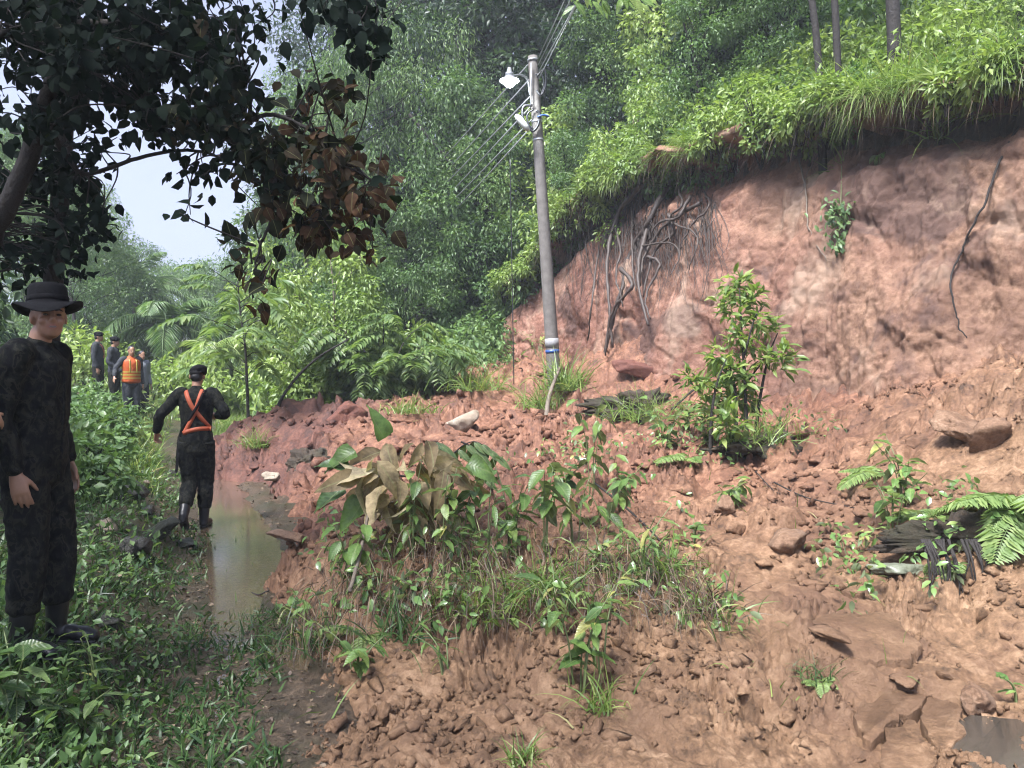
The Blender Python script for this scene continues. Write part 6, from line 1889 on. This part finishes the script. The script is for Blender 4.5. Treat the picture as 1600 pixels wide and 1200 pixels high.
def person(loc, rz, height, label, J, outfit, head_yaw=0.0, head_pitch=0.0, voxel=0.012, detail=False, lean=0.0, group=None, fist=()):
    root = empty('person', loc, rz, label, 'person', group)
    sc = height / 1.72
    root.scale = (sc * 0.94, sc * 0.94, sc)
    X = np.array([1.0, 0, 0])
    def L_(p):                                  # lean the upper body forward about the hips
        p = np.asarray(p, float)
        return p + np.array([0, lean, 0]) * max(0, p[2] - 0.95) / 0.5
    for k in J:
        if k[:2] in ('sh', 'el', 'wr'): J[k] = L_(J[k])
    spine = [(0, 0, .86), (0, .005, .94), (0, .01, 1.05), (0, .01, 1.16), (0, 0, 1.28), (0, -.012, 1.38), (0, -.015, 1.44)]
    srad = np.array([(.150, .105), (.158, .110), (.140, .100), (.142, .102), (.160, .112), (.165, .105), (.105, .075)])
    spine = np.array([L_(p) for p in spine])
    hc = L_((0, .035, 1.605)); nb = L_((0, -.012, 1.43))
    Rh = rotz(head_yaw) @ np.array([[1, 0, 0], [0, math.cos(head_pitch), -math.sin(head_pitch)], [0, math.sin(head_pitch), math.cos(head_pitch)]])
    def H(x, y, z): return hc + Rh @ np.array([x, y, z])
    # ---- the body, one continuous surface
    mb = MB()
    p, q = smooth_path(spine, srad, 4); ell_tube(mb, p, q, X)
    ell_tube(mb, [nb, (nb + hc) / 2 + [0, -.012, 0], H(0, -.02, -.03)], np.array([.058, .052, .052]), X)
    ellipsoid(mb, H(0, -.012, .030), (.074, .094, .084), Rh)
    ellipsoid(mb, H(0, .018, -.040), (.060, .066, .070), Rh)
    ellipsoid(mb, H(0, .050, -.082), (.030, .030, .026), Rh)
    if detail:
        for s in (-1, 1):
            ellipsoid(mb, H(s * .030, .068, .016), (.024, .014, .009), Rh, 10)      # brows
            ellipsoid(mb, H(s * .038, .058, -.028), (.024, .022, .022), Rh, 10)      # cheeks
        ell_tube(mb, [H(0, .078, .012), H(0, .092, -.012), H(0, .100, -.026)], np.array([.008, .010, .013]), Rh @ X, 10)
        for s in (-1, 1): ellipsoid(mb, H(s * .011, .090, -.030), (.010, .010, .008), Rh, 8)
        ellipsoid(mb, H(0, .082, -.050), (.024, .010, .006), Rh, 10)
        ellipsoid(mb, H(0, .081, -.068), (.022, .010, .007), Rh, 10)
    else:
        ellipsoid(mb, H(0, .088, -.022), (.013, .018, .020), Rh, 8)
    for s in (-1, 1): ellipsoid(mb, H(s * .077, -.012, -.005), (.010, .020, .032), Rh, 10)
    for S in 'RL':
        hp, kn, an, to = J['hip' + S], J['knee' + S], J['ank' + S], J['toe' + S]
        p, q = smooth_path([hp, hp * .5 + kn * .5, kn, kn * .55 + an * .45, an], np.array([.082, .072, .052, .050, .034]), 4); ell_tube(mb, p, q, X, 14)
        ell_tube(mb, [an + [0, 0, -.03], an * .5 + to * .5 + [0, 0, -.01], to], np.array([.034, .034, .022]), X, 12)
        sh, el, wr = J['sh' + S], J['el' + S], J['wr' + S]
        p, q = smooth_path([sh + [-np.sign(sh[0]) * .05, 0, .01], sh, sh * .5 + el * .5, el, el * .5 + wr * .5, wr], np.array([.055, .056, .045, .037, .036, .026]), 4); ell_tube(mb, p, q, (0, 1, 0), 14)
        d = J.get('hd' + S); sg = 1 if S == 'R' else -1
        nrm = np.array([-sg * 0.9, -0.3, 0.0]) if S not in fist else np.array([-sg * 0.6, 0, -0.7])
        hand(mb, wr + norm(d) * 0.012, d, nrm, (0, 1, 0.15) if S not in fist else (-sg * 0.6, 0.1, 0.8), 0.34 if S not in fist else 0.75, S in fist)
    V, F = union(mb, voxel, 1)
    hl = (V - hc) @ Rh
    lip = np.exp(-((hl[:, 0] / .026) ** 2 + ((hl[:, 2] + .058) / .013) ** 2)) * (hl[:, 1] > .05)
    obj('body', mesh_np('body', V, [F], M_SKIN, True, {'rnd': np.clip(lip, 0, 1)}), root)
    for s in (-1, 1):
        m2 = MB(); ellipsoid(m2, H(s * .030, .0765, .000), (.0125, .008, .0062), Rh, 10); m2.build('eye', M_EYE, root, True)
    if detail:
        m2 = MB(); ellipsoid(m2, H(0, .0875, -.059), (.018, .006, .0045), Rh, 10); m2.build('teeth', M_TOOTH, root, True)
        for s in (-1, 1):
            m2 = MB(); ell_tube(m2, [H(s * .014, .084, .020), H(s * .032, .081, .025), H(s * .050, .068, .020)], np.array([.0035, .0042, .0025]), Rh @ X, 8); m2.build('eyebrow', M_HAIR, root, True)
    # ---- hair: a cap round the back and sides
    m2 = MB(); ellipsoid(m2, H(0, -.024, .042), (.0785, .093, .080), Rh, 20); ellipsoid(m2, H(0, -.05, -.01), (.066, .062, .06), Rh, 16)
    m2.build('hair', M_HAIR, root, True)
    # ---- trousers
    tm = MB()
    p, q = smooth_path([(0, 0, .85), (0, 0, .90), (0, .005, .98)], np.array([(.150, .112), (.160, .120), (.150, .115)]), 4); ell_tube(tm, p, q, X)
    for S in 'RL':
        hp, kn, an = J['hip' + S], J['knee' + S], J['ank' + S]
        low = an + (kn - an) * 0.32
        p, q = smooth_path([hp + [0, 0, .02], hp * .5 + kn * .5, kn, kn * .5 + low * .5, low], np.array([.104, .100, .084, .082, .070]), 5); ell_tube(tm, p, q, X, 18)
    V, F = union(tm, voxel * 1.15, 2, 0.009, 5, (9, 9, 13)); obj('trousers', mesh_np('trousers', V, [F], outfit['trousers'], True), root)
    # ---- boots
    for S in 'RL':
        kn, an, to = J['knee' + S], J['ank' + S], J['toe' + S]
        bm_ = MB(); top = an + (kn - an) * 0.42
        p, q = smooth_path([top, an + (kn - an) * 0.18, an, an + [0, 0, -.04]], np.array([.060, .055, .050, .050]), 4); ell_tube(bm_, p, q, X, 16)
        f = norm((to - an) * [1, 1, 0.6])
        ell_tube(bm_, [an - f * .035 + [0, 0, -.045], an * .6 + to * .4 + [0, 0, -.022], to + [0, 0, .005], to + f * .05], [(.042, .040), (.044, .042), (.048, .034), (.040, .026)], X, 16)
        V, F = union(bm_, voxel * 0.9, 2, 0.003, 8); bo = obj('boot', mesh_np('boot', V, [F], M_BOOT, True), root)
        sm_ = MB(); ell_tube(sm_, [an - f * .045 + [0, 0, -.078], an * .5 + to * .5 + [0, 0, -.05], to + f * .05 + [0, 0, -.018]], [(.040, .012), (.044, .012), (.040, .012)], X, 14); sm_.build('sole', M_BLACK, bo, True)
    # ---- jacket
    jm = MB()
    hem = [(0, 0, .815), (0, 0, .86)]
    p, q = smooth_path(np.concatenate([hem, spine[1:]]), np.concatenate([[(.168, .122), (.168, .122)], srad[1:] + [(.024, .022), (.024, .024), (.022, .024), (.020, .022), (.020, .022), (.010, .014)]]), 5); ell_tube(jm, p, q, X, 26)
    ell_tube(jm, [L_((0, -.012, 1.42)), L_((0, -.018, 1.475))], np.array([(.088, .076), (.074, .068)]), X)       # collar
    for S in 'RL':
        sh, el, wr = J['sh' + S], J['el' + S], J['wr' + S]
        end = wr - (wr - el) * 0.05
        p, q = smooth_path([sh + [-np.sign(sh[0]) * .06, 0, .0], sh, sh * .5 + el * .5, el, el * .5 + wr * .5, end], np.array([.068, .072, .062, .055, .051, .042]), 5); ell_tube(jm, p, q, (0, 1, 0), 18)
    V, F = union(jm, voxel * 1.15, 2, 0.006, 2, (8, 8, 15)); jk = obj('jacket', mesh_np('jacket', V, [F], outfit['jacket'], True), root)
    bv = BVHTree.FromPolygons(V.tolist(), F.tolist())
    if detail:
        # front placket with buttons, belt line
        m2 = MB(); pts = [L_((0.012, .16, z)) for z in np.linspace(0.80, 1.36, 16)]
        pts = [np.array((bv.find_nearest(Vector(q_))[0])) for q_ in pts]; m2.tube(pts, 0.008, 6); m2.build('placket', outfit['jacket'], jk, True)
    def ribbon(name, ctrl, width, mat, back=True, off=0.006):
        P = []
        for x, z in curve_pts([(a, b, 0) for a, b in ctrl], 8)[:, :2]:
            o_ = Vector((x, -0.7 if back else 0.7, z)); h = bv.ray_cast(o_, Vector((0, 1 if back else -1, 0)))
            P.append(np.array(h[0]) + np.array([0, -off if back else off, 0]) if h[0] is not None else np.array([x, -.13, z]))
        P = np.array(P); P[1:-1] = (P[:-2] + P[1:-1] * 2 + P[2:]) / 4
        T = norm(np.gradient(P, axis=0)); W = norm(np.cross(T, np.array([0, 1.0, 0])))
        n = len(P); o2 = np.array([0, -0.004 if back else 0.004, 0])
        V = np.concatenate([P - W * width / 2, P + W * width / 2, P - W * width / 2 + o2, P + W * width / 2 + o2])
        a = np.arange(n - 1)
        F = np.concatenate([np.stack([a + i0, a + 1 + i0, a + 1 + i1, a + i1], -1) for i0, i1 in ((0, n), (n, 3 * n), (3 * n, 2 * n), (2 * n, 0))])
        m2 = MB(); m2.add(V, [F]); return m2.build(name, mat, root)
    if outfit.get('harness'):
        ribbon('harness_strap', [(-.105, 1.46), (-.03, 1.30), (.03, 1.22), (.155, 1.06)], .046, M_STRAP)
        ribbon('harness_strap', [(.075, 1.47), (.045, 1.36), (.0, 1.22), (-.10, 1.03)], .046, M_STRAP, off=0.012)
        ribbon('harness_strap', [(-.125, 1.015), (-.03, 1.045), (.07, 1.06), (.175, 1.055)], .044, M_STRAP, off=0.014)
        ribbon('sling', [(.10, 1.46), (.05, 1.33), (-.03, 1.20), (-.12, 1.08), (-.16, .98)], .03, M_BLACKCLOTH, off=0.020)
    if outfit.get('straps'):
        ribbon('shoulder_strap', [(-.08, 1.44), (-.06, 1.3), (.06, 1.12)], .05, M_STRAP, False); ribbon('shoulder_strap', [(.08, 1.44), (.06, 1.3), (-.06, 1.12)], .05, M_STRAP, False)
        ribbon('shoulder_strap', [(-.08, 1.44), (-.05, 1.3), (.08, 1.1)], .05, M_STRAP, True); ribbon('shoulder_strap', [(.08, 1.44), (.05, 1.3), (-.08, 1.1)], .05, M_STRAP, True)
    if outfit.get('vest'):
        vm = MB(); p, q = smooth_path(spine[1:], srad[1:] + [(.055, .055), (.056, .056), (.054, .054), (.046, .05), (.036, .044), (.026, .03)], 5); ell_tube(vm, p, q, X, 26)
        V, F = union(vm, voxel, 2, 0.006, 4); ve = obj('vest', mesh_np('vest', V, [F], M_ORANGE, True), root)
        for z in (1.00, 1.07, 1.135):
            i = np.argmin(np.abs(p[:, 2] - z)); m2 = MB(); rr = q[i] + .006
            a = np.linspace(0, 2 * np.pi, 37)
            ring = np.stack([np.cos(a) * rr[0], np.sin(a) * rr[1] + p[i, 1], np.full(37, z)], -1)
            V = np.concatenate([ring, ring + [0, 0, .028]]); k = np.arange(36); m2.add(V, [np.stack([k, k + 1, k + 38, k + 37], -1)]); m2.build('reflective_stripe', M_YELLOW, ve)
        for s in (-1, 1):
            pts = [(s * .075, z) for z in np.linspace(1.14, 1.42, 8)]
            bv = BVHTree.FromPolygons(np.array([v.co[:] for v in ve.data.vertices]).tolist(), [list(f.vertices) for f in ve.data.polygons])
            ribbon('reflective_stripe', pts, .03, M_YELLOW, False, 0.004)
    # ---- headgear
    hat = outfit.get('hat')
    Mh = Matrix.Translation(Vector(H(0, -.014, .070))) @ Matrix(Rh.tolist()).to_4x4()
    if hat == 'boonie':
        k = 48; ang = np.arange(k) / k * 2 * np.pi
        prof = [(.002, .092), (.05, .094), (.082, .088), (.091, .070), (.093, .030), (.097, -.004), (.118, -.010), (.142, -.016), (.162, -.026), (.163, -.031), (.140, -.024), (.098, -.012), (.092, -.004)]
        V = []
        for rr, z in prof:
            f = max(0, (rr - .098) / .078)
            wav = f * (.028 * np.cos(2 * ang + 0.5) - .012 * np.cos(ang - 0.6) + .012 * np.sin(3 * ang + 1.0))
            V.append(np.stack([rr * np.cos(ang) * .98, rr * np.sin(ang) * 1.10, z + wav + 0 * ang], -1))
        V = np.concatenate(V); V = V @ Rh.T + np.array(Mh.translation)
        i = np.arange(len(prof) - 1)[:, None] * k; j = np.arange(k)[None, :]; j2 = (j + 1) % k
        m2 = MB(); m2.add(V, [np.stack([i + j, i + j2, i + k + j2, i + k + j], -1).reshape(-1, 4), np.arange(k)[None, ::-1]])
        ho = m2.build('hat', outfit['hatmat'], root, True)
        m2 = MB(); m2.lathe([(.0945, .004), (.0985, .006), (.0985, .028), (.0945, .030)], 36, M=Mh @ Matrix.Diagonal((.98, 1.09, 1, 1))); m2.build('hat_band', M_BLACKCLOTH, ho, True)
    elif hat == 'beret':
        m2 = MB(); tilt = np.array(Matrix.Rotation(-0.22, 3, 'Y'))
        ellipsoid(m2, H(.012, -.010, .070), (.098, .112, .052), Rh @ tilt, 24); ellipsoid(m2, H(.050, .0, .050), (.055, .09, .045), Rh @ tilt, 18)
        ell_tube(m2, [H(0, -.012, .030), H(0, -.012, .052)], np.array([(.080, .098), (.083, .101)]), Rh @ X, 26)
        V, F = union(m2, min(voxel, .010), 2, 0.002, 6); obj('beret', mesh_np('beret', V, [F], outfit['hatmat'], True), root)
    return root

def gz1(x, y): return float(surf_z(x, y)[0])
CAMO = dict(jacket=M_CAMO, trousers=M_CAMO)
x, y = px_x(54, 3.8), 3.8
person((x, y, gz1(x, y) + 0.0), R(-88), 1.76, 'person in dark camouflage and wide brimmed hat standing at the left edge, looking this way',
       joints(elR=(.225, -.05, 1.13), wrR=(.215, .03, .875), toeR=(.13, .13, .03), ankL=(-.10, .05, .085), toeL=(-.11, .20, .03), kneeL=(-.10, .06, .49)),
       dict(CAMO, hat='boonie', hatmat=M_BLACKCLOTH), head_yaw=R(-50), head_pitch=0.10, voxel=0.0075, detail=True, lean=0.03)
x, y = -2.52, 3.3
person((x, y, gz1(x, y)), R(-100), 1.70, 'person cut off by the left edge, only a dark sleeve and bent hand showing',
       joints(elR=(.25, .17, 1.19), wrR=(.19, .42, 1.13), hdR=(-.15, 1.0, -.15), elL=(-.22, -.09, 1.13), wrL=(-.22, -.08, .885)), dict(CAMO, hat='beret', hatmat=M_BLACKCLOTH), voxel=0.011, fist=('R',))
x, y = px_x(306, 8.2), 8.2
person((x, y, gz1(x, y)), R(14), 1.74, 'person in dark uniform and beret with orange back harness walking away along the path',
       joints(elL=(-.37, -.05, 1.20), wrL=(-.43, .10, 1.02), hdL=(-.15, .4, -.9), elR=(.315, -.06, 1.215), wrR=(.20, .20, 1.18), hdR=(-.4, .9, .1),
              kneeR=(.09, .10, .50), ankR=(.07, .07, .085), toeR=(.09, .26, .03), kneeL=(-.075, .04, .50), ankL=(-.10, -.22, .17), toeL=(-.105, -.09, .045)),
       dict(CAMO, harness=True, hat='beret', hatmat=M_BLACKCLOTH), voxel=0.010, lean=0.05, fist=('L', 'R'), head_pitch=-0.12)
# machete sheath at his left hip
bx, by = px_x(277, 8.15), 8.15
zb = at(277, 690, 8.15)
mb = MB(); c = curve_pts([at(281, 682, 8.2), at(278, 705, 8.12), at(275, 738, 8.05)], 5)
ell_tube(mb, c, np.stack([np.linspace(.026, .014, len(c)), np.full(len(c), .008)], -1), (1, 0, 0), 12)
tag(mb.build('machete_sheath', M_BLACKCLOTH, None, True), 'black machete sheath hanging at the walking person\'s left hip', 'sheath')
for px, Y, h, rz, lb, of, kw in [
    (153, 17.6, 1.70, -75, 'distant person in beret with orange straps, highest of the group on the bank', dict(jacket=M_NAVY, trousers=M_CAMO, hat='beret', hatmat=M_BLACKCLOTH, straps=True), {}),
    (178, 17.0, 1.68, -80, 'distant person in dark jacket and beret turned right, hands low', dict(jacket=M_NAVY, trousers=M_CAMO, hat='beret', hatmat=M_BLACKCLOTH), dict(wrR=(.15, .22, .93), hdR=(-.3, .7, -.5))),
    (205, 16.2, 1.66, -135, 'distant person wearing a bright orange vest with yellow reflective stripes', dict(jacket=M_NAVY, trousers=M_NAVY, vest=True), dict(elR=(.34, .0, 1.22), wrR=(.40, .10, 1.05), hdR=(.2, .4, -.8))),
    (221, 17.2, 1.55, -120, 'distant person in grey half hidden behind the orange vest', dict(jacket=plain('grey_shirt', (0.14, 0.15, 0.17), 0.8, 0.2, 30, 0.2), trousers=M_NAVY), {})]:
    x, y = px_x(px, Y), Y
    person((x, y, gz1(x, y)), R(rz), h, lb, joints(**kw), of, voxel=0.018)

# ------------------------------------------------------------------ mist: even, pale air round the whole place
m, t, o = new_mat('mist_air')
pv = t.nodes.new('ShaderNodeVolumePrincipled')
pv.inputs['Color'].default_value = (0.86, 0.93, 1.0, 1)
pv.inputs['Density'].default_value = 0.0016
pv.inputs['Anisotropy'].default_value = 0.1
t.links.new(pv.outputs[0], o.inputs['Volume'])
mb = MB()
mb.box((0, 100, 12.5), (360, 360, 22))
haze = mb.build('haze', m)
tag(haze, 'thin rainy mist in the air', 'mist', kind='stuff')
